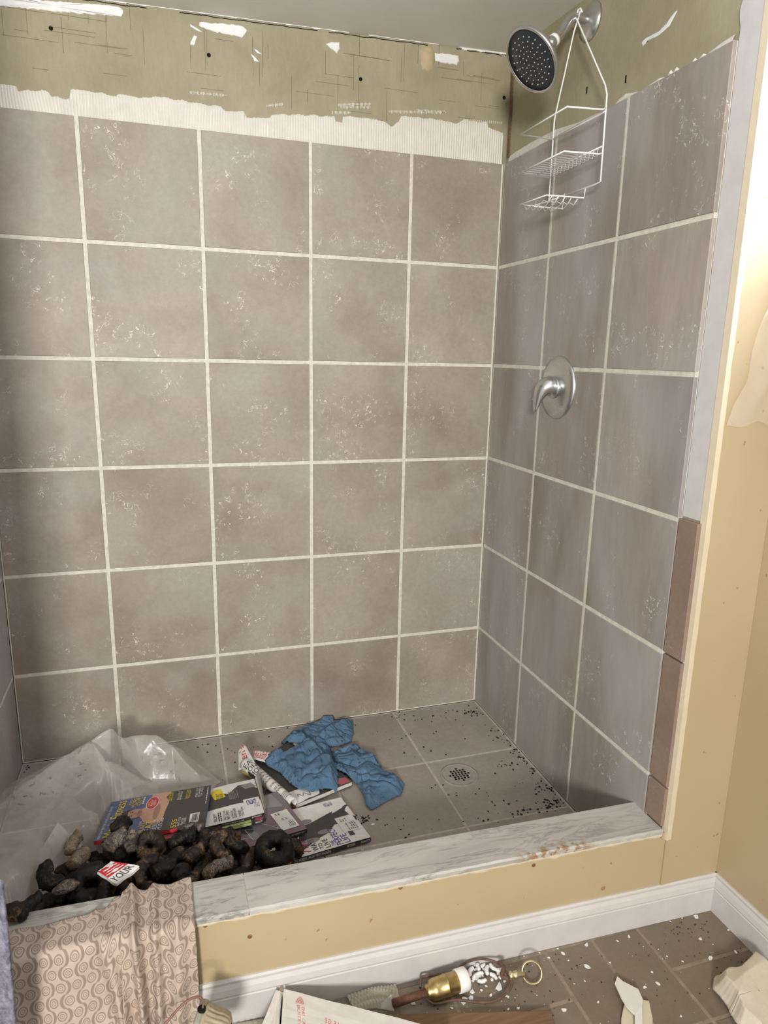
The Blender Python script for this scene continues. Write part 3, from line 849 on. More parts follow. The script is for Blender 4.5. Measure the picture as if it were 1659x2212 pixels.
def mag(label, TL, TR, BR, BL, th, cover, spine, wave=0.002, seed=0):
    TL, TR, BR, BL = [Vector(p) for p in (TL, TR, BR, BL)]
    base = (TL+TR+BR+BL)/4; base.z -= th
    root = thing('magazine', base, label, 'magazine', 'magazines on the shower floor')
    SLABS.append((BL, BR, TL, TR, th, root))
    def P(u, v, off=0.0):
        p = BL*(1-u)*(1-v)+BR*u*(1-v)+TL*(1-u)*v+TR*u*v
        p = p.copy(); p.z += off + wave*noise.noise(Vector((u*2.2, v*2.6, seed)))
        return p
    n = 12
    top = [[P(i/n, j/n, -0.0003) for i in range(n+1)] for j in range(n+1)]
    def shell(name, mat, dz0, dz1, ins):
        m = MB()
        def Q(i, j, dz):
            u = ins+(1-2*ins)*i/n; v = ins+(1-2*ins)*j/n; p = P(u, v); p.z += dz; return p
        m.grid([[Q(i, j, dz0) for i in range(n+1)] for j in range(n+1)])
        m.grid([[Q(i, j, dz1) for i in range(n+1)] for j in range(n+1)])
        for e in ([(i, 0) for i in range(n+1)], [(i, n) for i in range(n+1)], [(0, j) for j in range(n+1)], [(n, j) for j in range(n+1)]):
            m.grid([[Q(i, j, dz0) for i, j in e], [Q(i, j, dz1) for i, j in e]])
        return m.build(name, mat, root)
    cov = shell('cover', cover, 0.0, -0.0006, 0.0)
    shell('pages', 'paper', -0.0007, -th+0.0007, 0.008)
    shell('back_cover', cover, -th+0.0006, -th, 0.0)
    m = MB(); e = []
    for j in range(n+1):
        p = P(0, j/n); d = (BL-BR).normalized()*0.0008
        e.append((p+d, p+d-Vector((0, 0, th))))
    spn = m.grid([[a for a, _ in e], [b_ for _, b_ in e]]).build('spine', spine, root)
    def PS(u, v, off=0.0):                        # the spine as a surface: u along it from head to foot, v up
        p = P(0, 1-u); d = (BL-BR).normalized()
        p = p + d*(0.0009+off); p.z -= th*(1-v); return p
    return Surf(P, cov), Surf(PS, spn)

# -- a magazine with a red and white spine, mostly under the heap
def shift(p, dx, dy, dz): return Vector(p)+Vector((dx, dy, dz))
T1L, T1R, B1R, B1L = at(203, 1818, z=0.084), at(240, 1732, z=0.062), at(456, 1696, z=0.062), at(443, 1779, z=0.084)
# white "759 ways" magazine at the front
B4L, B4R = at(801, 1808, z=0.020), at(736, 1722, z=0.018)
ax4 = (at(801, 1808, z=0.02)-at(600, 1866, z=0.02)).normalized()
T4L, T4R = B4L-ax4*0.272, B4R-ax4*0.272
c4, s4 = mag('white magazine headed 759 ways with blue lettering, nearest the marble curb', T4L, T4R, B4R, B4L, 0.013, 'ink_white', 'ink_black', seed=4)
c4.poly([(0.42, 0.0), (0.50, 0.1), (0.46, 0.22), (0.30, 0.34), (0.24, 0.46), (0.12, 0.62), (0.2, 0.75), (0.62, 0.62), (0.60, 0.45), (0.70, 0.25), (0.80, 0.0)], 'ink_dark', 1)
c4.ell(0.66, 0.46, 0.05, 0.055, 'ink_grey', 2); c4.ell(0.24, 0.53, 0.05, 0.09, 'ink_grey', 2); c4.ell(0.35, 0.36, 0.05, 0.07, 'ink_grey', 2)
c4.text('759', 0.03, 0.575, 0.30, 0.655, 'ink_red'); c4.text('WAYS', 0.03, 0.50, 0.27, 0.555, 'ink_black')
c4.text('TO', 0.04, 0.45, 0.15, 0.487, 'ink_black'); c4.text('LIVE', 0.03, 0.385, 0.20, 0.435, 'ink_black'); c4.text('THE', 0.035, 0.335, 0.13, 0.375, 'ink_navy')
c4.text('PERFECT', 0.02, 0.265, 0.40, 0.33, 'ink_navy'); c4.text('LIFE', 0.02, 0.195, 0.20, 0.255, 'ink_navy')
c4.rect(0.13, 0.115, 0.33, 0.165, 'ink_dark', 1)
c4.rect(0.22, 0.02, 0.56, 0.20, 'ink_white', 3, 'address_label'); c4.lines(0.25, 0.04, 0.42, 0.14, 5, 'ink_grey', 4, 3); c4.lines(0.45, 0.1, 0.52, 0.17, 3, 'ink_grey', 4, 5)
c4.text('LIVING', 0.86, 0.185, 0.95, 0.215, 'ink_navy'); c4.text('BEST', 0.86, 0.155, 0.95, 0.18, 'ink_navy'); c4.text('MENS', 0.86, 0.125, 0.95, 0.15, 'ink_navy')
s4.rect(0.0, 0.0, 0.14, 1.0, 'ink_gold', 1); s4.rect(0.14, 0.0, 0.23, 1.0, 'ink_red', 1); s4.text('DSZ-E', 0.15, 0.2, 0.22, 0.8, 'ink_white', 2)
s4.text("THE WORLD'S LARGEST MEN'S MAGAZINE", 0.25, 0.2, 0.60, 0.82, 'ink_white', 2); s4.text('SEPTEMBER', 0.76, 0.25, 0.84, 0.75, 'ink_white', 2); s4.text('MENSHEALTH.COM', 0.90, 0.25, 0.99, 0.75, 'ink_white', 2)

# -- black magazine with the rolled white cover, under the rag
c5, s5 = mag('magazine with black page and white cover rolled back, beneath a blue rag', T5L, T5R, B5R, B5L, 0.014, 'ink_dark', 'ink_gold', seed=5)
c5.poly([(0.02, 0.0), (0.42, 0.02), (0.55, 0.16), (0.30, 0.22), (0.02, 0.25)], 'ink_white', 1); c5.poly([(0.62, 0.02), (0.95, 0.05), (0.95, 0.1), (0.7, 0.16)], 'ink_grey', 1)
c5.rect(0.80, 0.01, 0.97, 0.10, 'ink_pink', 2)
c5.rect(0.86, 0.86, 0.95, 0.93, 'ink_white', 2)
# scribbled signature
m = MB(); pts = []
for k in range(40):
    t = k/39; pts.append(c5.P(0.14+0.24*t, 0.10+0.03*math.sin(t*17)+0.02*math.sin(t*7), 0.0012))
m.tube(pts, 0.0006, 4).build('signature', 'ink_black', c5.parent)
ax0, ax1 = at(530, 1648, z=0.036), at(634, 1733, z=0.032)
L5 = (ax1-ax0); D5 = L5.normalized(); E5 = Vector((-D5.y, D5.x, 0)).normalized()       # towards the far side
if E5.y < 0: E5 = -E5
def roll(u, v, off=0.0):
    """u across the roll from its near underside over the top, v = 1 at the head of the page"""
    ang = PI*(1.22-1.12*u); r = (0.019-0.007*(1-v)) + off
    p = ax0 + L5*(1-v)
    return p + E5*(r*math.cos(ang)) + Vector((0, 0, 1))*(r*math.sin(ang)-0.002)
n = 26
ro = MB().grid([[roll(-0.1+1.5*i/n, j/20) for i in range(n+1)] for j in range(21)]).build('rolled_cover', 'paper', c5.parent.parent, True); ro.modifiers.new('s', 'SOLIDIFY').thickness = 0.0006
r5 = Surf(roll, ro)
r5.rect(0.05, 0.60, 0.28, 0.82, 'ink_black', 1)
r5.text('EAT', 0.30, 0.855, 0.92, 0.93, 'ink_black'); r5.text('ONE', 0.30, 0.765, 0.92, 0.84, 'ink_black'); r5.text('MOVE', 0.20, 0.67, 0.95, 0.75, 'ink_black')
for k, (t, v) in enumerate((('BUILD MUSCLE', 0.60), ('FAT WITHOUT', 0.55), ('A GYM OR', 0.50), ('MEDICAL', 0.45))): r5.text(t, 0.30, v, 0.90, v+0.032, 'ink_black')
r5.text('SCIENCE', 0.35, 0.36, 0.85, 0.39, 'ink_black'); r5.text('SEX AND', 0.35, 0.28, 0.9, 0.315, 'ink_black'); r5.text('POWER', 0.35, 0.235, 0.8, 0.27, 'ink_black')
r5.lines(0.35, 0.08, 0.85, 0.18, 4, 'ink_grey', 2, 8)
# flap of the cover that carries the red title
q = [at(515, 1664, z=0.022), at(513, 1622, z=0.045), at(530, 1608, z=0.060), at(552, 1650, z=0.050)]
def flap(u, v, off=0.0):
    p = q[0]*(1-u)*(1-v)+q[3]*u*(1-v)+q[1]*(1-u)*v+q[2]*u*v
    p = p.copy(); p.z += off+0.008*math.sin(PI*u)*v; return p
MB().grid([[flap(i/8, j/8) for i in range(9)] for j in range(9)]).build('cover_flap', 'paper', c5.parent.parent, True).modifiers.new('s', 'SOLIDIFY').thickness = 0.0006
f5 = Surf(flap, c5.parent)
def turned(S): return Surf(lambda u, v, off=0.0: S.P(1-v, u, off), S.parent)
tf = turned(f5); tf.text("Men's", 0.04, 0.30, 0.96, 0.86, 'ink_red', 2)
q2 = [at(545, 1640, z=0.036), at(548, 1620, z=0.040), at(610, 1632, z=0.030), at(585, 1652, z=0.028)]
def flap2(u, v, off=0.0):
    p = q2[0]*(1-u)*(1-v)+q2[3]*u*(1-v)+q2[1]*(1-u)*v+q2[2]*u*v
    p = p.copy(); p.z += off+0.003*math.sin(PI*u); return p
MB().grid([[flap2(i/8, j/8) for i in range(9)] for j in range(9)]).build('cover_flap', 'paper', c5.parent.parent, True).modifiers.new('s', 'SOLIDIFY').thickness = 0.0006
UNDER.append(BVHTree.FromPolygons([flap2(i/8, j/8, 0.001) for j in range(9) for i in range(9)], [(j*9+i, j*9+i+1, j*9+i+10, j*9+i+9) for j in range(8) for i in range(8)]))
Surf(flap2, c5.parent).text('Health', 0.02, 0.2, 0.55, 0.95, 'ink_red', 2)

# -- dark magazine with a white address label
B3L, B3R = at(663, 1790, z=0.039), at(600, 1709, z=0.038)
ax3 = (at(663, 1790, z=0.036)-at(545, 1825, z=0.036)).normalized()
c3, s3 = mag('dark mauve magazine with a large white address label', B3L-ax3*0.262-Vector((0, 0, 0.007)), B3R-ax3*0.262-Vector((0, 0, 0.022)), B3R, B3L, 0.012, 'ink_magenta', 'ink_black', seed=3)
c3.rect(0.56, 0.0, 1.0, 0.30, 'ink_lilac', 1); c3.poly([(0.62, 0.05), (0.97, 0.08), (0.97, 0.26), (0.72, 0.24)], 'ink_grey', 2)
c3.ell(0.28, 0.42, 0.16, 0.14, 'ink_lilac', 1); c3.ell(0.36, 0.50, 0.10, 0.06, 'ink_dark', 2); c3.ell(0.2, 0.48, 0.1, 0.05, 'ink_grey', 2)
m = MB(); rr = random.Random(5)
for k in range(9):
    u0, v0 = rr.uniform(0.05, 0.5), rr.uniform(0.12, 0.55); u1, v1 = u0+rr.uniform(-0.3, 0.3), v0+rr.uniform(-0.2, 0.2)
    a_, b_ = c3.P(max(0.02, min(0.98, u0)), max(0.02, v0), 0.001), c3.P(max(0.02, min(0.98, u1)), max(0.02, v1), 0.001); d = (b_-a_).normalized(); w = Vector((-d.y, d.x, 0))*0.0004
    m.poly([a_-w, b_-w, b_+w, a_+w])
m.build('line_drawing', 'ink_white', c3.parent)
c3.rect(0.10, 0.045, 0.535, 0.215, 'ink_white', 3, 'address_label'); c3.lines(0.14, 0.06, 0.27, 0.13, 4, 'ink_grey', 4, 2); c3.lines(0.32, 0.09, 0.36, 0.16, 2, 'ink_grey', 4, 4); c3.lines(0.46, 0.13, 0.51, 0.19, 2, 'ink_dark', 4, 6)
s3.text('MENSHEALTH', 0.72, 0.3, 0.80, 0.7, 'ink_white', 2); s3.text('JULY/AUGUST 2012', 0.84, 0.3, 0.97, 0.7, 'ink_white', 2)

# -- magazine with a lime square on its spine, between
B8L, B8R = at(574, 1768, z=0.050), at(552, 1693, z=0.032)
ax8 = (at(574, 1768, z=0.05)-at(450, 1798, z=0.05)).normalized()
c8, s8 = mag('thin dark magazine with a lime green patch along its spine edge', B8L-ax8*0.265, B8R-ax8*0.265, B8R, B8L, 0.008, 'ink_dark', 'ink_black', seed=8)
c8.rect(0.0, 0.14, 0.075, 0.42, 'ink_lime', 1); c8.ell(0.04, 0.06, 0.05, 0.04, 'ink_pink', 1); s8.rect(0.58, 0.0, 0.86, 1.0, 'ink_lime', 1)
s8.text('BEST', 0.90, 0.2, 0.97, 0.8, 'ink_white', 2)

# -- white magazine with a yellow burst
B2L, B2R = at(571, 1755, z=0.060), at(549, 1682, z=0.042)
ax2 = (at(571, 1755, z=0.06)-at(450, 1786, z=0.06)).normalized()
c2, s2 = mag('white magazine with a yellow burst and a man in black on it', B2L-ax2*0.266, B2R-ax2*0.266, B2R, B2L, 0.009, 'ink_white', 'ink_black', seed=2)
c2.poly([(0.36, 0.0), (0.40, 0.25), (0.40, 0.45), (0.38, 0.6), (0.82, 0.6), (0.84, 0.42), (0.72, 0.30), (0.90, 0.18), (0.88, 0.08), (0.70, 0.0)], 'ink_dark', 1)
c2.poly([(0.76, 0.0), (0.9, 0.05), (0.86, 0.16), (0.74, 0.12)], 'ink_grey', 2)
c2.poly([(0.66, 0.33), (0.92, 0.36), (0.93, 0.42), (0.86, 0.47), (0.64, 0.44)], 'ink_yellow', 2); c2.text('NEW', 0.66, 0.35, 0.78, 0.385, 'ink_dark'); c2.text('DIET', 0.66, 0.39, 0.80, 0.42, 'ink_dark')
c2.lines(0.55, 0.20, 0.78, 0.30, 6, 'ink_grey', 2, 11)
c2.rect(0.16, 0.01, 0.45, 0.17, 'ink_white', 3, 'address_label'); c2.lines(0.19, 0.02, 0.30, 0.08, 4, 'ink_grey', 4, 12)
pts = [c2.P(0.34+0.06*math.sin(k*0.9), 0.05+0.09*k/30+0.02*math.sin(k*0.6), 0.0022) for k in range(31)]
MB().tube(pts, 0.0006, 4).build('signature', 'ink_navy', c2.parent)
c2.text('FAT LOSS', 0.06, 0.36, 0.30, 0.385, 'ink_black'); c2.text('RECIPES', 0.06, 0.33, 0.28, 0.355, 'ink_black'); c2.text('6 PACK', 0.06, 0.29, 0.26, 0.31, 'ink_black'); c2.text('LEAN ABS', 0.06, 0.262, 0.30, 0.285, 'ink_black')
c2.text('FOOD', 0.06, 0.215, 0.22, 0.24, 'ink_black'); c2.text('YOU CAN', 0.06, 0.19, 0.28, 0.21, 'ink_black'); c2.text('SECRET', 0.06, 0.45, 0.28, 0.48, 'ink_black'); c2.lines(0.06, 0.40, 0.3, 0.44, 2, 'ink_black', 2, 3)
s2.text('THE ULTIMATE GUIDE', 0.62, 0.3, 0.8, 0.7, 'ink_white', 2); s2.text('FITNESS', 0.88, 0.3, 0.97, 0.7, 'ink_white', 2)
# its lifted pages standing up at the fold
m = MB()
for k in range(5):
    a_, b_ = B2R+Vector((0.002+0.0018*k, 0, 0)), B2L+Vector((0.002+0.0009*k, 0.002*k, 0))
    hh = 0.016+0.002*k
    m.grid([[a_.lerp(b_, t/8)+Vector((0.004*s_*(1-t/8), 0, hh*s_*(1-t/8)**0.7)) for t in range(9)] for s_ in (0, 0.5, 1)])
m.build('lifted_pages', 'paper', c2.parent.parent)

# -- pink-edged magazine under the fitness one
c7, s7 = mag('magazine with a pink and yellow spine under the fitness magazine', shift(T1L, 0.06, -0.016, -0.0115), shift(T1R, 0.06, 0, -0.011), shift(B1R, -0.04, -0.02, -0.011), shift(B1L, -0.045, -0.018, -0.0115), 0.0055, 'ink_pink', 'ink_pink', seed=9)
s7.rect(0.30, 0.1, 0.45, 0.9, 'ink_gold', 1); s7.text("Men's", 0.46, 0.1, 0.7, 0.9, 'ink_white', 2)

# -- fitness magazine with the shirtless man
c1, s1 = mag('fitness magazine with a shirtless man and big yellow title on blue', T1L, T1R, B1R, B1L, 0.010, 'ink_blue', 'ink_red', seed=1)
c1.poly([(0.30, 0.0), (1.0, 0.0), (1.0, 0.40), (0.9, 0.44), (0.7, 0.42), (0.4, 0.43), (0.2, 0.42), (0.0, 0.45), (0.0, 0.0)], 'ink_dark', 1)
c1.poly([(0.22, 0.42), (0.20, 0.52), (0.27, 0.60), (0.40, 0.64), (0.47, 0.68), (0.60, 0.68), (0.66, 0.62), (0.80, 0.60), (1.0, 0.585), (1.0, 0.40), (0.86, 0.44), (0.7, 0.40), (0.45, 0.42)], 'ink_skin', 2)
c1.ell(0.53, 0.778, 0.135, 0.068, 'ink_hair', 3); c1.ell(0.53, 0.712, 0.118, 0.088, 'ink_skin', 4); c1.ell(0.53, 0.805, 0.105, 0.030, 'ink_hair', 5)
c1.ell(0.52, 0.665, 0.08, 0.025, 'ink_skin_dark', 5)
for du in (-0.05, 0.05): c1.ell(0.53+du, 0.735, 0.022, 0.007, 'ink_hair', 5); c1.ell(0.53+du, 0.752, 0.032, 0.005, 'ink_hair', 5)
c1.poly([(0.52, 0.735), (0.555, 0.695), (0.505, 0.695)], 'ink_skin_dark', 5); c1.ell(0.53, 0.672, 0.032, 0.006, 'ink_pink', 6); c1.ell(0.50, 0.50, 0.20, 0.03, 'ink_skin_dark', 3)
c1.text('PERFORM BETTER AND LOOK GOOD', 0.03, 0.955, 0.86, 0.978, 'ink_white', 2)
c1.text("Men's Fitness", 0.03, 0.835, 0.95, 0.94, 'ink_yellow', 6)
c1.text('NO', 0.80, 0.775, 0.95, 0.805, 'ink_yellow', 4); c1.text('MORE', 0.72, 0.73, 0.97, 0.77, 'ink_yellow', 4); c1.text('GUT', 0.74, 0.68, 0.97, 0.725, 'ink_yellow', 4); c1.lines(0.76, 0.65, 0.95, 0.675, 1, 'ink_white', 4, 1)
c1.ell(0.74, 0.565, 0.17, 0.062, 'ink_white', 4); c1.ell(0.74, 0.565, 0.16, 0.056, 'ink_red', 5); c1.text('UFC', 0.66, 0.585, 0.78, 0.608, 'ink_yellow', 6); c1.text('BEST', 0.66, 0.557, 0.82, 0.578, 'ink_white', 6); c1.text('BODY', 0.66, 0.53, 0.82, 0.551, 'ink_white', 6)
for v, t, mt in ((0.40, 'BIGGER', 'ink_yellow'), (0.375, 'ARMS NOW', 'ink_yellow'), (0.31, 'ALL DAY', 'ink_white'), (0.285, 'ENERGY', 'ink_white'), (0.225, 'SEX UP', 'ink_yellow'), (0.20, 'TONIGHT', 'ink_yellow'), (0.125, 'GET FIT', 'ink_white'), (0.10, 'IN 4 WEEKS', 'ink_white'), (0.075, 'OR LESS', 'ink_white')):
    c1.text(t, 0.72, v, 0.97, v+0.02, mt, 3)
c1.text('LOSE', 0.18, 0.615, 0.30, 0.635, 'ink_white', 4); c1.text('BURN', 0.02, 0.575, 0.24, 0.615, 'ink_yellow', 5); c1.text('FAT', 0.02, 0.505, 0.28, 0.57, 'ink_yellow', 5); c1.text('BUILD', 0.02, 0.455, 0.28, 0.50, 'ink_white', 5); c1.text('MUSCLE', 0.02, 0.41, 0.30, 0.45, 'ink_white', 5)
c1.text('555', 0.02, 0.275, 0.22, 0.325, 'ink_yellow', 4); c1.text('WAYS TO BE', 0.03, 0.245, 0.26, 0.265, 'ink_white', 4); c1.text('HEALTHIER', 0.03, 0.215, 0.22, 0.235, 'ink_white', 4); c1.text('STRONGER', 0.03, 0.19, 0.22, 0.21, 'ink_white', 4)
c1.rect(0.05, 0.07, 0.30, 0.16, 'ink_white', 3, 'barcode')
m = MB(); rr = random.Random(2); v = 0.078
while v < 0.14:
    w = rr.choice((0.0015, 0.003, 0.0045)); m.poly([c1.P(0.11, v, 0.0014), c1.P(0.28, v, 0.0014), c1.P(0.28, v+w, 0.0014), c1.P(0.11, v+w, 0.0014)]); v += w+rr.choice((0.002, 0.0035))
m.build('barcode_bars', 'ink_black', c1.parent)
c1.lines(0.5, 0.018, 0.95, 0.034, 1, 'ink_white', 3, 14)

# -- scrap of a magazine cover among the lumps
q = [at(212, 1884, z=0.116), at(252, 1908, z=0.116), at(300, 1872, z=0.122), at(240, 1861, z=0.122)]
z6 = min(p.z for p in q)
c6, s6 = mag('torn red and white magazine cover showing the word YOUR in the heap', q[0]*1.0, q[3], q[2], q[1], 0.006, 'ink_white', 'ink_white', wave=0.004, seed=6)
c6.poly([(0.0, 0.45), (1.0, 0.40), (1.0, 0.85), (0.0, 1.0)], 'ink_red', 1)
for v in (0.55, 0.68, 0.8): c6.poly([(0.05, v), (0.9, v-0.06), (0.95, v-0.03), (0.05, v+0.05)], 'ink_white', 2)
c6.text('YOUR', 0.03, 0.10, 0.92, 0.38, 'ink_black', 3)

# rags that lie over the magazines
rag([(716, 1622), (742, 1612), (757, 1610), (768, 1603), (776, 1612), (792, 1622), (812, 1640), (828, 1662), (862, 1680), (873, 1690), (868, 1712), (838, 1726), (802, 1747), (790, 1735), (784, 1712), (770, 1690), (748, 1680), (728, 1672)], 0.010,
    'twisted blue rag trailing onto bare floor tiles towards the drain', center=tuple(at(775, 1660, z=0.01))[:2], seed=37, ang=0.9, f=22, stretch=3.2, amp=0.022, bh=over5)
rag([(573, 1648), (585, 1634), (612, 1625), (640, 1608), (660, 1597), (690, 1590), (714, 1600), (718, 1622), (724, 1640), (730, 1672), (729, 1702), (702, 1700), (672, 1707), (640, 1699), (624, 1686), (606, 1666), (592, 1659)], 0.030,
    'smooth blue rag with a rounded crown spread over the black magazine', seed=23, ang=-0.6, f=15, stretch=2.0, amp=0.020, bh=over5)

# ================================================================ plastic sheets
def inpoly(x, y, P):
    c = False; j = len(P)-1
    for i in range(len(P)):
        if (P[i][1] > y) != (P[j][1] > y) and x < (P[j][0]-P[i][0])*(y-P[i][1])/(P[j][1]-P[i][1])+P[i][0]: c = not c
        j = i
    return c
def plastic(name, alpha, col=(0.80, 0.77, 0.72)):
    m, nt, b = new_mat(name, 0.22, 0.6)
    n = noi(nt, pos(nt), 7, 4, 0.6)
    setc(nt, b, col)
    d = noi(nt, pos(nt), 60, 3, 0.6)
    k = mth(nt, 'MULTIPLY', ramp(nt, d, ((0.60, 0.0), (0.66, 0.8))), ramp(nt, noi(nt, pos(nt), 9, 2), ((0.53, 0.0), (0.62, 1.0))))
    c = mixc(nt, k, col, (0.16, 0.10, 0.06)); setc(nt, b, c)
    nt.links.new(ramp(nt, n, ((0.3, alpha*0.7), (0.7, alpha*1.3))), b.inputs['Alpha'])
    bump(nt, b, noi(nt, pos(nt), 22, 3, 0.55, 0.8), 0.25, 0.004)
plastic('plastic_sheet', 0.37, (0.72, 0.69, 0.64)); plastic('plastic_clear', 0.16, (0.85, 0.80, 0.74))
cps = []
def cp(u, v, z): p = at(u, v, z=z); cps.append((p.x, p.y, z))
cp(238, 1563, 0.225); cp(195, 1592, 0.20); cp(150, 1622, 0.175); cp(60, 1684, 0.165); cp(0, 1735, 0.155)
cp(225, 1632, 0.17); cp(208, 1680, 0.135); cp(180, 1740, 0.115); cp(160, 1760, 0.11); cp(262, 1592, 0.16)
cp(290, 1582, 0.15); cp(338, 1582, 0.15); cp(372, 1605, 0.12); cp(400, 1645, 0.075); cp(430, 1675, 0.04); cp(475, 1692, 0.012)
cp(300, 1640, 0.09); cp(268, 1690, 0.035); cp(330, 1690, 0.025); cp(380, 1690, 0.018); cp(240, 1735, 0.012)
cp(120, 1720, 0.13); cp(70, 1780, 0.14); cp(30, 1850, 0.15); cp(110, 1780, 0.12); cp(125, 1770, 0.15); cp(90, 1830, 0.125); cp(130, 1830, 0.075)
cp(165, 1820, 0.075); cp(200, 1790, 0.02); cp(150, 1870, 0.055); cp(100, 1900, 0.07); cp(50, 1930, 0.11); cp(15, 1965, 0.16); cp(160, 1720, 0.12)
BND = [(-0.80, -0.09, 0.012), (-0.70, -0.07, 0.012), (-0.62, -0.10, 0.02), (-0.52, -0.07, 0.02), (-0.44, -0.09, 0.012), (-0.385, -0.16, 0.01), (-0.325, -0.265, 0.008), (-0.38, -0.33, 0.008), (-0.45, -0.40, 0.010),
       (-0.54, -0.44, 0.012), (-0.60, -0.52, 0.015), (-0.64, -0.62, 0.02), (-0.70, -0.70, 0.05), (-0.765, -0.815, 0.150), (-0.81, -0.845, 0.187), (-0.868, -0.845, 0.19), (-0.870, -0.65, 0.17), (-0.872, -0.45, 0.16), (-0.872, -0.28, 0.10), (-0.872, -0.15, 0.02)]
ctrl = cps + BND
from mathutils.geometry import delaunay_2d_cdt
rp = random.Random(9)
pts2 = [Vector((a, b)) for a, b, h in BND] + [Vector((a, b)) for a, b, h in cps]
hts = [h for a, b, h in BND] + [h for a, b, h in cps]
nb = len(BND)
vv, ee, ff, ov, oe, of = delaunay_2d_cdt(pts2, [], [list(range(nb))], 1, 1e-6)
bm = bmesh.new(); bv = []
for k, p in enumerate(vv):
    src = ov[k][0] if ov[k] else 0
    bv.append(bm.verts.new((p.x, p.y, hts[src])))
for f_ in ff:
    try: bm.faces.new([bv[q_] for q_ in f_])
    except ValueError: pass
for lv_ in range(4):
    bmesh.ops.subdivide_edges(bm, edges=bm.edges[:], cuts=1, use_grid_fill=True)
    if lv_ in (1, 3):
        bmesh.ops.smooth_vert(bm, verts=[v for v in bm.verts if not v.is_boundary], factor=0.5 if lv_ == 1 else 0.35, use_axis_x=False, use_axis_y=False, use_axis_z=True)
    if lv_ == 1:
        for v in bm.verts:
            if not v.is_boundary: v.co.z += 0.007*noise.noise(Vector((v.co.x*16, v.co.y*16, 3)))
for v in bm.verts:
    x, y = v.co.x, v.co.y
    v.co.z += 0.0035*(ridge(x, y, 14, 3, 0.9, 3.5)**4) + 0.0025*(ridge(x, y, 22, 8, -0.6, 3.0)**4)
    if inpoly(x, y, [(T1L.x-0.01, T1L.y), (T1R.x-0.01, T1R.y+0.015), (B1R.x+0.02, B1R.y+0.015), (B1L.x+0.02, B1L.y)]): v.co.z = min(v.co.z, 0.012)
    v.co.z = max(v.co.z, 0.004)
me = bpy.data.meshes.new('plastic_sheet'); bm.to_mesh(me); bm.free(); me.materials.append(MATS['plastic_sheet'])
for p in me.polygons: p.use_smooth = True
o = link('plastic_sheet', me)
tag(o, 'crumpled translucent plastic sheet behind the magazines and dark heap', 'plastic sheet')

# sheet hung over the window, its edge reaching the wall return
rows = []
path = [(0.628, -0.996)] + [(0.628+0.14*k/14, -0.999) for k in range(1, 15)] + [(0.769, -1.003-0.88*k/44) for k in range(1, 45)]
for j in range(46):
    z = 1.102 + (2.04-1.102)*j/45
    row = []
    for i, (x, y) in enumerate(path):
        d = 0.004 + 0.028*(ridge(i*0.016, z, 9, 4, 0.5, 2.0)**2)*min(1, j/5+0.1) + 0.012*max(0, noise.noise(Vector((i*0.12, z*7, 1))))
        zz = z + 0.012*noise.noise(Vector((i*0.2, 0, 4)))*(1-j/45)
        if i < 15:
            xl = min(0.764, 0.628 + max(0, z-1.10)*0.25)
            x = xl + (0.768-xl)*(i/14.5); row.append((min(x, 0.770), y-d*0.6, zz))
        else: row.append((x-d, y-0.004, zz))
    rows.append(row)
o = MB().grid(rows).build('plastic_sheet', 'plastic_clear', None, True)
tag(o, 'clear plastic sheeting taped over the yellow wall beside the shower', 'plastic sheet')

# ================================================================ the dark heap
def lump_mat(name, dark, mid, crust, amount):
    m, nt, b = new_mat(name, 0.62, 0.3)
    p = pos(nt, (1, 1, 1), 5.0)
    n = noi(nt, p, 48, 6, 0.7); c = ramp(nt, n, ((0.35, dark), (0.7, mid)))
    k = noi(nt, p, 30, 4, 0.65, 0.5); g = noi(nt, p, 330, 3, 0.7)
    f = mth(nt, 'MULTIPLY', ramp(nt, k, ((1-amount-0.06, 0.0), (1-amount+0.06, 1.0))), ramp(nt, g, ((0.40, 0.0), (0.56, 1.0))))
    c = mixc(nt, f, c, crust); setc(nt, b, c)
    nt.links.new(ramp(nt, n, ((0.3, 0.34), (0.7, 0.75))), b.inputs['Roughness'])
    bump(nt, b, g, 0.6, 0.0015)
lump_mat('lump_black', (0.004, 0.0035, 0.003), (0.013, 0.011, 0.009), (0.11, 0.078, 0.05), 0.40)
lump_mat('lump_brown', (0.007, 0.005, 0.0035), (0.030, 0.020, 0.012), (0.19, 0.115, 0.055), 0.45)
lump_mat('lump_grey', (0.015, 0.012, 0.010), (0.085, 0.068, 0.055), (0.25, 0.21, 0.17), 0.52)
lump_mat('lump_tan', (0.10, 0.075, 0.05), (0.27, 0.205, 0.14), (0.33, 0.26, 0.19), 0.55)
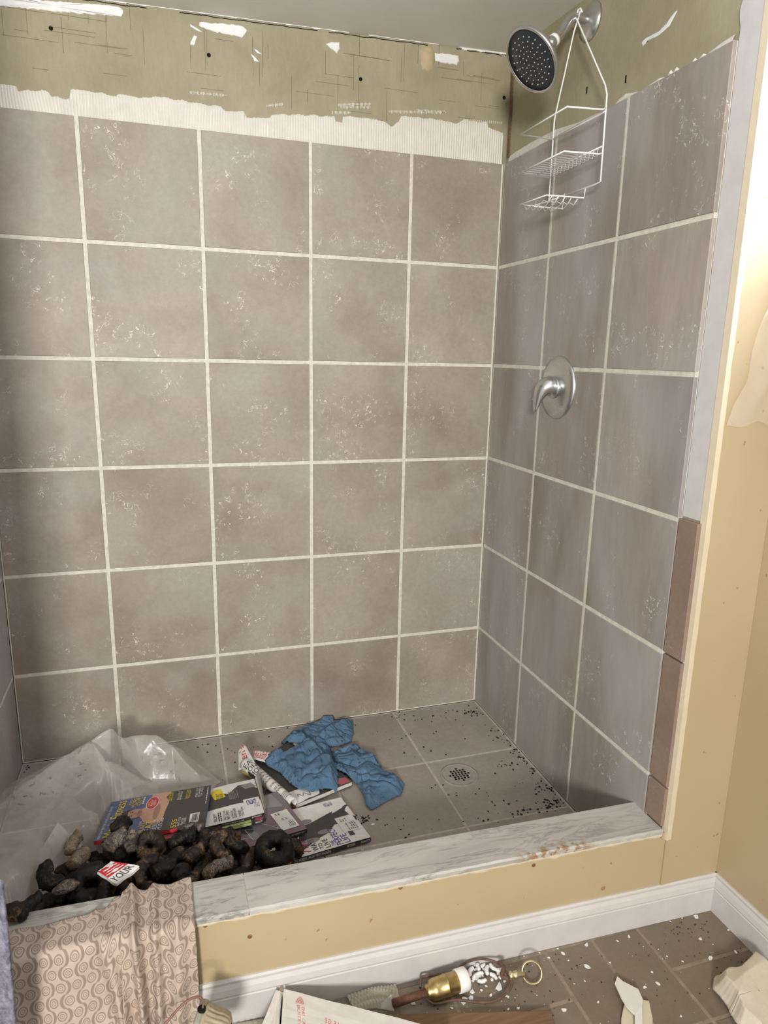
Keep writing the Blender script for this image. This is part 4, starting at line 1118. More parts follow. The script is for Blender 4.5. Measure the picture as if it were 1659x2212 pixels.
def tube_lump(arc, R, r0, seed, n=16, k=30, bend=0.0, full=False):
    """a thick bent tube (arc of a ring) with broken lumpy ends"""
    m = MB(); rows = []
    for i in range(k+1):
        t = i/k; a = arc*(t-0.5)
        c = Vector((R*math.sin(a), R*(math.cos(a)-(0 if full else 0.75)), bend*math.sin(PI*t)))
        tan = Vector((math.cos(a), -math.sin(a), 0)); nr = Vector((math.sin(a), math.cos(a), 0))
        r = r0
        if not full:
            e = min(t, 1-t); r *= min(1.0, 0.55+0.45*math.sqrt(min(1, e/0.07))) if e > 0 else 0.30
        row = []
        for j in range(n):
            q = 2*PI*j/n; d = nr*math.cos(q)+Vector((0, 0, 1))*math.sin(q)
            p = c+d*r
            if full: s = noise.noise(Vector((p.x*70, p.y*70, p.z*70+seed)))
            else: s = noise.noise(p*75+Vector((seed, seed*2, 0)))
            row.append(c + d*r*(1+0.34*s+0.20*noise.noise(p*170+Vector((seed, 0, 0)))+0.10*noise.noise(p*420+Vector((seed, 0, 0)))))
        row.append(row[0]); rows.append(row)
    if full: rows[-1] = rows[0]
    m.grid(rows)
    if not full: m.f.append(tuple(range(n))); m.f.append(tuple(k*(n+1)+j for j in range(n)))
    me = m.mesh('lump', 'lump_black', True)
    bm = bmesh.new(); bm.from_mesh(me); bmesh.ops.remove_doubles(bm, verts=bm.verts, dist=1e-6); bmesh.ops.recalc_face_normals(bm, faces=bm.faces); bm.to_mesh(me); bm.free()
    return me
def chunk(seed, sx, sy, sz):
    bm = bmesh.new(); bmesh.ops.create_icosphere(bm, subdivisions=3, radius=1.0)
    for v in bm.verts:
        s = 1+0.35*noise.noise(v.co*1.6+Vector((seed, 0, 0)))+0.16*noise.noise(v.co*5+Vector((seed, 3, 0)))
        v.co = Vector((v.co.x*sx, v.co.y*sy, v.co.z*sz))*s
    me = bpy.data.meshes.new('lump'); bm.to_mesh(me); bm.free(); me.materials.append(MATS['lump_black'])
    for p in me.polygons: p.use_smooth = True
    return me
LSPEC = {'curl': [(3.6, 0.026, 0.0165), (3.0, 0.030, 0.018), (4.1, 0.027, 0.0155)], 'ring': [(2*PI, 0.027, 0.0165), (2*PI, 0.031, 0.019)],
         'stick': [(0.9, 0.075, 0.0165), (1.2, 0.070, 0.0150), (0.7, 0.085, 0.0185)], 'chunk': [(0.026, 0.019, 0.016), (0.021, 0.020, 0.015), (0.030, 0.018, 0.014)]}
def lump_spheres(kind, w):
    a, b_, c_ = LSPEC[kind][w]
    if kind == 'chunk':
        r = 0.5*(b_+c_); return [((d*(a-r), 0, 0), r) for d in (-1, 0, 1)]
    n = 11 if kind == 'ring' else (9 if kind == 'curl' else 7); out = []
    for i in range(n):
        q = a*(i/n-0.5) if kind == 'ring' else (a-2*0.4*c_/b_)*(i/(n-1)-0.5)
        out.append(((b_*math.sin(q), b_*(math.cos(q)-(0 if kind == 'ring' else 0.75)), 0), c_))
    return out
HEAP = []
SH = {'curl': [tube_lump(3.6, 0.026, 0.0165, 1), tube_lump(3.0, 0.030, 0.018, 5), tube_lump(4.1, 0.027, 0.0155, 9)],
      'ring': [tube_lump(2*PI, 0.027, 0.0165, 2, full=True, k=36), tube_lump(2*PI, 0.031, 0.019, 6, full=True, k=36)],
      'stick': [tube_lump(0.9, 0.075, 0.0165, 3), tube_lump(1.2, 0.070, 0.0150, 7), tube_lump(0.7, 0.085, 0.0185, 8)],
      'chunk': [chunk(1, 0.026, 0.019, 0.016), chunk(4, 0.021, 0.020, 0.015), chunk(8, 0.030, 0.018, 0.014)]}
GRP = 'dark dried lumps in the heap'
LOOK = {'lump_black': 'black', 'lump_brown': 'brown granular', 'lump_grey': 'grey crusted', 'lump_tan': 'tan'}
_lm = {}
rl = random.Random(21)
def lump(p, kind, mat, rz, tilt=0.0, tdir=0.0, sc=1.0, which=None, label=None):
    w = rl.randrange(len(SH[kind])) if which is None else which
    key = (kind, w, mat)
    if key not in _lm:
        me = SH[kind][w].copy(); me.materials.clear(); me.materials.append(MATS[mat]); _lm[key] = me
    o = bpy.data.objects.new({'curl': 'curled_lump', 'ring': 'ring_lump', 'stick': 'bent_lump', 'chunk': 'crumbly_chunk'}[kind], _lm[key]); COL.objects.link(o)
    M = Matrix.Rotation(tdir, 4, 'Z') @ Matrix.Rotation(tilt, 4, 'X') @ Matrix.Rotation(-tdir, 4, 'Z') @ Matrix.Rotation(rz, 4, 'Z')
    o.matrix_basis = Matrix.Translation(Vector(p)) @ M @ Matrix.Scale(sc, 4)
    HEAP.append((o, kind, w, mat, sc, label))
    x, y, z = p
    where = 'against the marble curb' if y < -0.775 else ('next to the plastic sheet' if x < -0.655 else ('at the edge of the dark mauve magazine' if x > -0.36 else ('just below the fitness magazine' if y > -0.64 else 'in the middle of the heap')))
    lay = 'on top, ' if z > 0.082 else ('half buried, ' if z > 0.035 else 'at the bottom, ')
    adj = LOOK[mat]; nm = {'curl': 'curled lump', 'ring': 'ring-shaped lump', 'stick': 'bent stick-like lump', 'chunk': 'crumbly chunk'}[kind]
    return tag(o, label or f'{adj} {nm} {lay}{where}', 'lump', GRP)
# bottom of the heap, on the pan behind the curb
HEAP0 = [(-0.79, -0.84), (-0.70, -0.70), (-0.63, -0.57), (-0.60, -0.54), (-0.43, -0.60), (-0.24, -0.68), (-0.19, -0.76), (-0.30, -0.83)]
HEAP1 = [(-0.77, -0.83), (-0.66, -0.67), (-0.60, -0.56), (-0.45, -0.62), (-0.30, -0.70), (-0.23, -0.76), (-0.33, -0.82)]
HEAP2 = [(-0.70, -0.82), (-0.62, -0.66), (-0.56, -0.60), (-0.47, -0.66), (-0.34, -0.75), (-0.36, -0.81), (-0.5, -0.82)]
def fill(poly, z, step, jit, probs):
    pts = []
    xs = [p[0] for p in poly]; ys = [p[1] for p in poly]
    x = min(xs); row = 0
    while x < max(xs):
        y = min(ys)+(step*0.5 if row % 2 else 0)
        while y < max(ys):
            px, py = x+rl.uniform(-jit, jit), y+rl.uniform(-jit, jit)
            if inpoly(px, py, poly): pts.append((px, py, z+rl.uniform(-0.006, 0.008)))
            y += step
        x += step*0.9; row += 1
    for p in pts:
        kind = rl.choices(('curl', 'ring', 'stick', 'chunk'), (4, 1.3, 3.2, 2.5))[0]
        mat = rl.choices(('lump_black', 'lump_brown', 'lump_grey'), probs)[0]
        lump(p, kind, mat, rl.uniform(0, 2*PI), rl.uniform(-0.7, 0.7), rl.uniform(0, PI), rl.uniform(0.72, 0.92))
    return len(HEAP)
fill(HEAP0, 0.020, 0.055, 0.008, (6, 2, 0.3))
fill(HEAP1, 0.046, 0.053, 0.010, (6, 2, 0.3))
NFILL = fill(HEAP2, 0.072, 0.050, 0.010, (6, 2, 0.3))
# lumps that can be told apart on top: (u, v, height, kind, material, turn, tilt, scale, which)
for (u, v, z, kind, mat, rz, tl, sc, w) in (
        (272, 1828, 0.108, 'stick', 'lump_grey', 0.75, 0.35, 1.05, 2), (291, 1822, 0.112, 'stick', 'lump_grey', 1.45, 0.2, 0.85, 0), (250, 1843, 0.092, 'curl', 'lump_brown', 2.6, 0.3, 1.1, 1),
        (262, 1842, 0.100, 'chunk', 'lump_black', 0.3, 0, 0.9, 1), (258, 1808, 0.092, 'chunk', 'lump_black', 0.8, 0.2, 1.15, 0), (322, 1828, 0.100, 'ring', 'lump_brown', 0.4, 0.45, 0.95, 0),
        (360, 1855, 0.100, 'curl', 'lump_black', 3.4, 0.25, 1.15, 1), (390, 1832, 0.088, 'stick', 'lump_black', 0.5, 0.1, 1.1, 0),
        (425, 1800, 0.074, 'stick', 'lump_grey', 0.1, 0.1, 0.85, 1), (455, 1812, 0.082, 'curl', 'lump_black', 0.7, 0.4, 1.0, 0), (425, 1862, 0.098, 'stick', 'lump_brown', 0.55, 0.25, 1.0, 2),
        (470, 1850, 0.085, 'curl', 'lump_brown', 1.6, 0.5, 1.0, 2), (500, 1802, 0.080, 'chunk', 'lump_brown', 0.2, 0.3, 1.0, 1), (508, 1832, 0.078, 'curl', 'lump_black', 2.2, 0.4, 1.0, 0),
        (572, 1868, 0.052, 'ring', 'lump_black', 0.0, 0.25, 1.08, 1), (603, 1838, 0.040, 'curl', 'lump_brown', -0.6, 0.2, 0.95, 0), (545, 1862, 0.062, 'stick', 'lump_grey', 1.1, 0.2, 0.95, 0),
        (470, 1888, 0.095, 'stick', 'lump_grey', 0.45, 0.15, 1.0, 1), (430, 1893, 0.100, 'stick', 'lump_brown', 0.7, 0.2, 0.95, 0), (520, 1890, 0.075, 'chunk', 'lump_black', 0.2, 0, 1.1, 2),
        (196, 1912, 0.100, 'ring', 'lump_black', 0.2, 0.3, 1.12, 1), (180, 1905, 0.085, 'curl', 'lump_black', 0.5, 0.5, 0.9, 2), (322, 1880, 0.105, 'curl', 'lump_brown', 1.0, 0.6, 0.95, 1),
        (276, 1924, 0.108, 'chunk', 'lump_black', 0.7, 0, 0.95, 1), (318, 1908, 0.110, 'chunk', 'lump_brown', 1.4, 0, 0.9, 0), (235, 1925, 0.115, 'stick', 'lump_black', 1.3, 0.2, 0.95, 1),
        (125, 1915, 0.075, 'curl', 'lump_black', 2.2, 0.3, 1.05, 0), (150, 1930, 0.105, 'chunk', 'lump_grey', 0.3, 0, 0.9, 2), (110, 1935, 0.110, 'curl', 'lump_black', 0.4, 0.4, 0.9, 1),
        (148, 1888, 0.060, 'chunk', 'lump_brown', 0.3, 0.2, 0.95, 0), (178, 1880, 0.062, 'chunk', 'lump_grey', 1.0, 0, 0.8, 1), (198, 1862, 0.075, 'chunk', 'lump_black', 0.1, 0, 0.85, 1),
        (191, 1876, 0.078, 'stick', 'lump_tan', 0.95, 0.25, 0.95, 2), (171, 1820, 0.104, 'stick', 'lump_tan', 1.2, 0.3, 0.9, 0),
        (395, 1895, 0.105, 'chunk', 'lump_black', 0.9, 0, 1.0, 0), (350, 1890, 0.108, 'stick', 'lump_black', 0.2, 0.3, 1.0, 2), (590, 1862, 0.040, 'stick', 'lump_black', 0.3, 0.1, 0.9, 1)):
    lump(at(u, v, z=z), kind, mat, rz, tl, 0.4, sc*0.9, w)
NBIG = len(HEAP)
for _ in range(34):                                  # small broken bits lodged between the larger lumps
    while True:
        u, v = rl.uniform(120, 600), rl.uniform(1810, 1925); p = at(u, v, z=0.092 if u < 480 else 0.066)
        if inpoly(p.x, p.y, HEAP1) and not (200 < u < 312 and 1850 < v < 1920): break
    lump(p, 'chunk', rl.choices(('lump_black', 'lump_brown', 'lump_grey'), (5, 3, 1))[0], rl.uniform(0, 6), rl.uniform(-0.5, 0.5), 0.3, rl.uniform(0.42, 0.70))
NTOP = len(HEAP)
lump(at(32, 1969, z=0.202), 'chunk', 'lump_brown', 0.5, 0, 0, 0.95, 1, 'brown crumbly chunk resting alone on the marble curb')
lump(at(72, 1962, z=0.198), 'stick', 'lump_black', 1.0, 0.25, 0.5, 0.72, 1, 'black bent lump lying across the inner edge of the curb')
o = lump(at(50, 1976, z=0.196), 'chunk', 'lump_grey', 0.2, 0, 0, 0.42, 1, 'small pale crumb between two dark lumps on the curb')

# let the heap settle so that its pieces lie against each other instead of through each other
import numpy as np
def settle(bodies, floor, walls, slabs, pin, iters=420, grav=0.0007, comp=1.0, fixed=None):
    pos_ = np.array([list(b[0].matrix_basis.translation) for b in bodies]); tgt = pos_.copy()
    off, rad, bid = [], [], []
    for i, b in enumerate(bodies):
        M3 = b[0].matrix_basis.to_3x3(); sc_ = M3.col[0].length
        for c_, r_ in b[1]: off.append(list(M3 @ Vector(c_))); rad.append(r_*sc_); bid.append(i)
    off, rad, bid = np.array(off), np.array(rad), np.array(bid); nb_ = len(bodies); pin = np.array(pin)[:, None]
    fx = np.array(fixed) if fixed else None
    for it in range(iters):
        X = pos_[bid]+off
        if it % 6 == 0:
            D2 = ((X[:, None, :]-X[None, :, :])**2).sum(-1); lim = rad[:, None]+rad[None, :]+0.012
            I, J = np.where((D2 < lim*lim) & (bid[:, None] < bid[None, :]))
        d = X[J]-X[I]; L = np.sqrt((d*d).sum(1))+1e-9
        pen = (rad[I]+rad[J])*comp-L; k = pen > 0
        n_ = d[k]/L[k][:, None]*pen[k][:, None]*0.5
        acc = np.zeros((nb_, 3)); cnt = np.zeros(nb_)
        np.add.at(acc, bid[J[k]], n_); np.add.at(acc, bid[I[k]], -n_); np.add.at(cnt, bid[J[k]], 1); np.add.at(cnt, bid[I[k]], 1)
        if fx is not None:
            d = X[:, None, :]-fx[None, :, :3]; L = np.sqrt((d*d).sum(-1))+1e-9; pen = rad[:, None]*comp+fx[None, :, 3]-L
            a_, b_ = np.where(pen > 0)
            np.add.at(acc, bid[a_], d[a_, b_]/L[a_, b_][:, None]*pen[a_, b_][:, None]); np.add.at(cnt, bid[a_], 1)
        pos_ += acc/np.maximum(cnt, 1)[:, None]*1.3
        late = it > iters-150
        if not late: pos_[:, 2] -= grav
        pos_ += pin*(tgt-pos_)*np.array([1, 1, 0.6])*(0.0 if late else 1.0)
        for (BL, BR, TL, TR, th, _) in slabs:
            e1 = np.array(BR-BL); e2 = np.array(TL-BL); l1 = np.hypot(e1[0], e1[1]); det = e1[0]*e2[1]-e1[1]*e2[0]
            X = pos_[bid]+off; q = X-np.array(BL)
            u = (q[:, 0]*e2[1]-q[:, 1]*e2[0])/det; v = (q[:, 1]*e1[0]-q[:, 0]*e1[1])/det
            top = BL.z+u*e1[2]+v*e2[2]+0.002; bot = top-th-0.003; rr_ = rad*0.95
            ins = (u*l1 > -rr_*0.8) & (u < 1) & (v > -0.03) & (v < 1.03) & (X[:, 2]+rr_ > bot) & (X[:, 2]-rr_ < top)
            for m_ in np.where(ins)[0]:
                up_ = top[m_]-(X[m_, 2]-rr_[m_]); dn = X[m_, 2]+rr_[m_]-bot[m_]; outw = u[m_]*l1+rr_[m_]*0.8
                best = min((up_, 0), (dn if bot[m_] > 2*rr_[m_]+0.004 else 9, 1), (outw, 2))
                s_ = 0.25*min(best[0], 0.02)
                if best[1] == 0: pos_[bid[m_], 2] += s_
                elif best[1] == 1: pos_[bid[m_], 2] -= s_
                else: pos_[bid[m_], :2] -= s_*e1[:2]/l1
        X = pos_[bid]+off
        dz = np.zeros(nb_); np.maximum.at(dz, bid, floor-(X[:, 2]-rad*0.95)); pos_[:, 2] += dz
        dy = walls(X, rad); ax_ = np.zeros(nb_); np.maximum.at(ax_, bid, dy[0]); pos_[:, 1] += ax_
        ax_ = np.zeros(nb_); np.maximum.at(ax_, bid, dy[1]); pos_[:, 1] -= ax_
    for b, p in zip(bodies, pos_): b[0].matrix_basis.translation = Vector(p)
    return pos_[bid]+off, rad, bid
bodies = [(h[0], lump_spheres(h[1], h[2])) for h in HEAP[:NTOP]]
pins = [0.0 if i < NFILL else (0.12 if i < NBIG else 0.0) for i in range(NTOP)]
for i in range(NTOP):
    if HEAP[i][3] == 'lump_tan': pins[i] = 0.2
def curb_side(X, rad):
    low = X[:, 2] < 0.186+rad*0.5
    return np.where(low, (-0.884+0.026*(XR-X[:, 0]))-(X[:, 1]-rad*0.95), -1), np.full(len(X), -1.0)
HX, HR, HB = settle(bodies, 0.0035, curb_side, SLABS[:-1], pins)
# the torn cover comes to rest on the lumps below it
BL, BR, TL, TR, th, root6 = SLABS[-1]
cen = (BL+BR+TL+TR)/4; gap = 9.0
vd = (CAM-cen); vd = vd/vd.z
for X, r in zip(HX, HR):
    if (Vector((X[0], X[1]))-Vector((cen.x, cen.y))).length < 0.045: gap = min(gap, cen.z-th-(X[2]+r))
root6.location = Vector(root6.location) - vd*(gap-0.0015 if gap < 1 else 0)
# and the plastic sheet gives way under them
pm = bpy.data.objects['plastic_sheet'].data
tanb = {i for i in range(NTOP) if HEAP[i][3] == 'lump_tan'}
bottoms = [(X[0], X[1], X[2], r, b in tanb) for X, r, b in zip(HX, HR, HB) if X[0] < -0.42]
for h in HEAP[NTOP:]:
    M3 = h[0].matrix_basis
    for c_, r_ in lump_spheres(h[1], h[2]): c_ = M3 @ Vector(c_); bottoms.append((c_.x, c_.y, c_.z, r_*h[4], False))
for v in pm.vertices:
    lo = 9.0; hold = None
    for (x, y, z, r, tn) in bottoms:
        d = math.hypot(v.co.x-x, v.co.y-y); rr_ = r*1.22
        if d < rr_+0.012:
            b_ = z-math.sqrt(max(0, rr_*rr_-min(d, rr_)**2)) if d < rr_ else z+(d-rr_)*4
            lo = min(lo, b_)
            if tn and d < rr_*0.8: hold = z-rr_*0.86
    if lo < 9: v.co.z = max(0.0015, min(v.co.z, lo-0.0005))
    if hold is not None: v.co.z = max(v.co.z, min(hold, lo))
pm.update()

# loose dirt: too many to count
def dirt(name, spots, label, mat, z, smin, smax, seed):
    r = random.Random(seed); m = MB()
    for (cx, cy, sx, sy, n) in spots:
        for k in range(n):
            x, y = cx+r.gauss(0, sx), cy+r.gauss(0, sy); s = r.uniform(smin, smax)
            if z == 0 and not (XL+0.01 < x < XR-0.006 and -0.87 < y < -0.006): continue
            if z != 0 and not (-0.3 < x < XW-0.02 and -1.4 < y < -1.005): continue
            a = r.uniform(0, PI); ca, sa = math.cos(a)*s, math.sin(a)*s; h = s*0.7
            b_ = [(x+ca, y+sa, z), (x-sa*0.7, y+ca*0.7, z), (x-ca, y-sa, z), (x+sa*0.7, y-ca*0.7, z)]
            i = len(m.v); m.v += b_+[(x, y, z+h)]; m.f += [(i, i+1, i+4), (i+1, i+2, i+4), (i+2, i+3, i+4), (i+3, i, i+4)]
    o = m.build(name, mat); return tag(o, label, 'dirt', kind='stuff')
def sp(u, v, sx, sy, n): p = at(u, v, z=0); return (p.x, p.y, sx, sy, n)
dirt('dirt_crumbs', [sp(1015, 1540, 0.02, 0.015, 26), sp(960, 1545, 0.06, 0.02, 22), sp(1085, 1590, 0.02, 0.03, 22), sp(1110, 1620, 0.012, 0.03, 26), sp(1150, 1660, 0.012, 0.03, 26), sp(1180, 1705, 0.03, 0.02, 34),
                     sp(1200, 1735, 0.05, 0.012, 46), sp(1140, 1750, 0.10, 0.010, 44), sp(1098, 1650, 0.02, 0.015, 16), sp(1050, 1720, 0.09, 0.08, 26), sp(900, 1780, 0.06, 0.04, 16), sp(780, 1770, 0.015, 0.012, 30),
                     sp(860, 1545, 0.02, 0.02, 10), sp(900, 1600, 0.1, 0.08, 16), sp(560, 1600, 0.10, 0.05, 16), sp(480, 1620, 0.03, 0.03, 8), sp(50, 1660, 0.012, 0.012, 12), sp(640, 1870, 0.01, 0.01, 8), sp(700, 1850, 0.03, 0.01, 6),
                     (0.0, -0.3, 0.3, 0.2, 50)], 'black crumbs and dirt scattered over the shower floor', 'lump_black', 0, 0.0010, 0.0052, 4)
flat('grit', (0.62, 0.58, 0.52), 0.7, 0.3)
dirt('plaster_grit', [sp(1000, 1700, 0.15, 0.15, 60), sp(780, 1790, 0.05, 0.03, 8)], 'pale plaster grit sprinkled over the shower floor', 'grit', 0, 0.0006, 0.0018, 6)

# ================================================================ curtain over the curb
def curtain_mat():
    m, nt, b = new_mat('curtain_print', 0.8, 0.2)
    uv = N(nt, 'ShaderNodeUVMap'); sx = N(nt, 'ShaderNodeSeparateXYZ'); nt.links.new(uv.outputs[0], sx.inputs[0])
    pu, pv = 0.0268, 0.0275
    u = mth(nt, 'DIVIDE', sx.outputs[0], pu); v = mth(nt, 'DIVIDE', sx.outputs[1], pv)
    row = mth(nt, 'FLOOR', mth(nt, 'ADD', v, 0.5)); fv = mth(nt, 'SUBTRACT', v, row)
    us = mth(nt, 'ADD', u, mth(nt, 'MULTIPLY', row, 0.46))
    fu = mth(nt, 'SUBTRACT', us, mth(nt, 'FLOOR', mth(nt, 'ADD', us, 0.5)))
    d = mth(nt, 'SQRT', mth(nt, 'ADD', mth(nt, 'POWER', mth(nt, 'ABSOLUTE', mth(nt, 'MULTIPLY', fu, 1.08)), 2.0), mth(nt, 'POWER', mth(nt, 'ABSOLUTE', mth(nt, 'MULTIPLY', fv, 0.92)), 2.0)))
    rings = ramp(nt, d, ((0.0, 0.8), (0.035, 0.8), (0.05, 0.0), (0.115, 0.0), (0.13, 0.9), (0.17, 0.9), (0.185, 0.0), (0.245, 0.0), (0.26, 1.0), (0.325, 1.0), (0.34, 0.0)))
    # one S-curved line per circle: it crosses to the other side of the lattice row by row
    cs = mth(nt, 'COSINE', mth(nt, 'MULTIPLY', v, PI))
    cs = mth(nt, 'MULTIPLY', mth(nt, 'SIGN', cs), mth(nt, 'POWER', mth(nt, 'ABSOLUTE', cs), 0.55))
    off_ = mth(nt, 'ADD', mth(nt, 'MULTIPLY', mth(nt, 'SUBTRACT', 1.0, cs), 0.27), mth(nt, 'MULTIPLY', v, 0.04))
    lu = mth(nt, 'ADD', mth(nt, 'SUBTRACT', u, off_), 0.5)
    fl_ = mth(nt, 'ABSOLUTE', mth(nt, 'SUBTRACT', lu, mth(nt, 'FLOOR', mth(nt, 'ADD', lu, 0.5))))
    line = ramp(nt, fl_, ((0.085, 1.0), (0.115, 0.0)))
    k = mth(nt, 'MAXIMUM', rings, mth(nt, 'MULTIPLY', line, ramp(nt, d, ((0.33, 0.0), (0.36, 1.0)))))
    n = noi(nt, pos(nt), 25, 4)
    base = ramp(nt, n, ((0.3, (0.46, 0.375, 0.315)), (0.7, (0.525, 0.435, 0.37))))
    c = mixc(nt, mth(nt, 'MULTIPLY', k, 0.9), base, (0.27, 0.205, 0.17))
    st = noi(nt, pos(nt), 14, 3, 0.6)
    c = mixc(nt, ramp(nt, st, ((0.68, 0.0), (0.74, 0.5))), c, (0.26, 0.18, 0.09))
    setc(nt, b, c)
curtain_mat()
CX0, CX1 = -0.772, -0.425
nu, nv = 200, 130
rows = []; uvs = []
LEN = 0.365
def fold(s, t):
    """pleats: sharp standing folds, fading towards the left-hand end"""
    h = 0.0
    for c0, w, amp, drift in ((0.50, 0.030, 0.020, 0.22), (0.675, 0.020, 0.026, 0.07), (0.79, 0.022, 0.022, 0.03), (0.91, 0.04, 0.016, -0.02), (0.12, 0.05, 0.006, -0.10)):
        c = c0+drift*t; h += amp*math.exp(-((s-c)/w)**2)*(0.55+0.75*min(1, t*1.2))
    return h + 0.004*math.sin(s*21+t*2)*min(1, s*2) + 0.0035*noise.noise(Vector((s*7, t*5, 2)))
for j in range(nv+1):
    t = j/nv*LEN/0.5; row = []
    for i in range(nu+1):
        s = i/nu
        sd = s + 0.010*math.sin(s*37)*t                  # gathers squeeze the width
        x = CX0+(CX1-CX0)*sd + (0.006*math.sin(t*3) - 0.028*t*(s-0.5)) + 0.012*t*max(0, s-0.9)*10*math.sin(t*2.5)
        d = t*0.5
        ystart = yi(x)+0.006 if s > 0.62 else yi(x)-0.032-0.020*(0.62-s) + (0.03*math.exp(-((s-0.60)/0.05)**2))
        if s > 0.62: ystart += 0.006*math.sin(s*40)
        flat_len = max(0.01, ystart-yo(x)); R = 0.014
        hgt = fold(s, t)
        if d < flat_len:
            y = ystart-d; z = 0.1875; n_ = Vector((0, 0, 1))
        elif d < flat_len+R*PI/2:
            a = (d-flat_len)/R; y = yo(x)-R*math.sin(a)-0.0005; z = 0.1875-R*(1-math.cos(a)); n_ = Vector((0, -math.sin(a), math.cos(a)))
        else:
            e = d-flat_len-R*PI/2; y = yo(x)-R-0.0005-0.10*e; z = 0.1875-R-e*0.99; n_ = Vector((0, -1, 0.1))
            if z < ZF+0.006: y -= (ZF+0.006-z); z = ZF+0.006; n_ = Vector((0, 0, 1))
        p = Vector((x, y, z)) + n_*hgt*(0.75 if d < flat_len else 1.0)
        row.append(p); uvs.append(((i/nu)*0.36, -d))
    rows.append(row)
mb = MB().grid(rows); me = mb.mesh('curtain', 'curtain_print', True)
ul = me.uv_layers.new(name='UVMap')
for lp in me.loops: ul.data[lp.index].uv = uvs[lp.vertex_index]
o = link('shower_curtain', me); md = o.modifiers.new('s', 'SOLIDIFY'); md.thickness = 0.0012; md.offset = 0
tag(o, 'beige shower curtain printed with circles, draped over the marble curb', 'curtain')

# edge of a hanging grey-blue towel
def towel():
    m, nt, b = new_mat('towel', 0.95, 0.1)
    n = noi(nt, pos(nt), 60, 4, 0.7)
    setc(nt, b, ramp(nt, n, ((0.35, (0.10, 0.10, 0.14)), (0.65, (0.30, 0.30, 0.37))))); bump(nt, b, n, 0.8, 0.004)
towel()
rows = []
TYP = -1.066
for j in range(41):
    v = 1905+j*11; p = at(2+30*max(0, (v-1905)/310)**0.8, v, y=TYP); row = []
    for i in range(26):
        x = p.x-0.24*i/25; row.append((x, TYP+0.012*math.sin(i*0.75)+0.004*noise.noise(Vector((i*0.4, j*0.12, 0))), p.z))
    rows.append(row)
zz = [r[0][2] for r in rows]
rows = [r for r in rows if r[0][2] > ZF+0.004]
rows.append([(q[0], q[1], ZF+0.001) for q in rows[-1]])
o = MB().grid(rows).build('towel', 'towel', None, True); md = o.modifiers.new('s', 'SOLIDIFY'); md.thickness = 0.006; md.offset = 0
tag(o, 'mottled grey-blue towel standing at the left of the curtain', 'towel')

# ================================================================ things on the bathroom floor
flat('rusty_tube', (0.115, 0.055, 0.036), 0.7, 0.3, var=0.3, scale=120, bmp=0.4)
flat('harp_wire', (0.115, 0.066, 0.045), 0.55, 0.4, var=0.35, scale=90)
flat('cfl_white', (0.78, 0.77, 0.75), 0.4, 0.4)
LZ = ZF+0.0245
S0, S1 = Vector((0.022, -1.034, LZ)), Vector((0.090, -1.029, LZ))
ld = (S1-S0).normalized()
lamp = thing('lamp_socket', S0+Vector((0.03, 0, -0.02)), 'broken lamp socket with brass shell, rusty harp and ring finial', 'lamp')
MB().tube([S0-ld*0.075, S0+ld*0.006], 0.0085, 14).build('threaded_tube', 'rusty_tube', lamp, True)
MB().lathe(S0-ld*0.004, ld, ((0, 0.0105), (0.004, 0.0135), (0.009, 0.0135), (0.013, 0.019), (0.022, 0.0205), (0.044, 0.0205), (0.0445, 0.0212), (0.047, 0.0212), (0.0475, 0.0205), (0.070, 0.0205), (0.073, 0.0195)), 32).build('brass_shell', 'brass', lamp, True)
MB().lathe(S1-ld*0.002, ld, ((0, 0.018), (0.001, 0.0225), (0.022, 0.0225), (0.025, 0.019), (0.0255, 0.014), (0.024, 0.004)), 32).build('bulb_base', 'cfl_white', lamp, True)
H = 0.0026
def hp(pts):
    P = [at(u, v, z=z) for u, v, z in pts]; out = []
    for i in range(len(P)-1):
        p0, p1, p2, p3 = P[max(i-1, 0)], P[i], P[i+1], P[min(i+2, len(P)-1)]
        for k in range(6):
            t = k/6; out.append(0.5*((2*p1)+(p2-p0)*t+(2*p0-5*p1+4*p2-p3)*t*t+(3*p1-p0-3*p2+p3)*t**3))
    out.append(P[-1]); return out
MB().tube(hp(((908, 2134, LZ), (910, 2112, LZ), (925, 2108, LZ), (975, 2100, LZ), (1005, 2080, LZ), (1040, 2071, LZ), (1075, 2080, LZ), (1092, 2098, LZ), (1100, 2110, LZ))), H, 8).build('harp', 'harp_wire', lamp, True)
MB().tube(hp(((912, 2142, LZ), (925, 2160, LZ-0.012), (942, 2168, LZ-0.016), (985, 2160, LZ-0.016), (1030, 2165, LZ-0.018), (1065, 2163, LZ-0.018), (1095, 2145, LZ-0.012), (1106, 2125, LZ-0.006), (1100, 2110, LZ))), H, 8).build('harp', 'harp_wire', lamp, True)
MB().tube(hp(((1078, 2079, LZ), (1088, 2090, LZ+0.006), (1084, 2108, LZ), (1098, 2114, LZ))), 0.0045, 8).build('harp_saddle', 'harp_wire', lamp, True)
F0 = at(1098, 2108, z=LZ); F1 = at(1124, 2105, z=LZ); fd = (F1-F0).normalized()
MB().lathe(F0, fd, ((0, 0.006), (0.006, 0.009), (0.010, 0.006), (0.014, 0.008), (0.018, 0.008), (0.022, 0.005), (0.034, 0.006), (0.036, 0.003)), 16).build('finial', 'brass_pale', lamp, True)
RC = at(1149, 2101, z=LZ)
e1 = (at(1170, 2101, z=LZ)-RC).normalized(); e2 = Vector((0, 0.55, 0.83)).normalized()
MB().tube([RC+0.021*math.cos(2*PI*k/28)*fd+0.021*math.sin(2*PI*k/28)*e2 for k in range(28)], 0.0024, 8, closed=True).build('finial_ring', 'brass_pale', lamp, True)

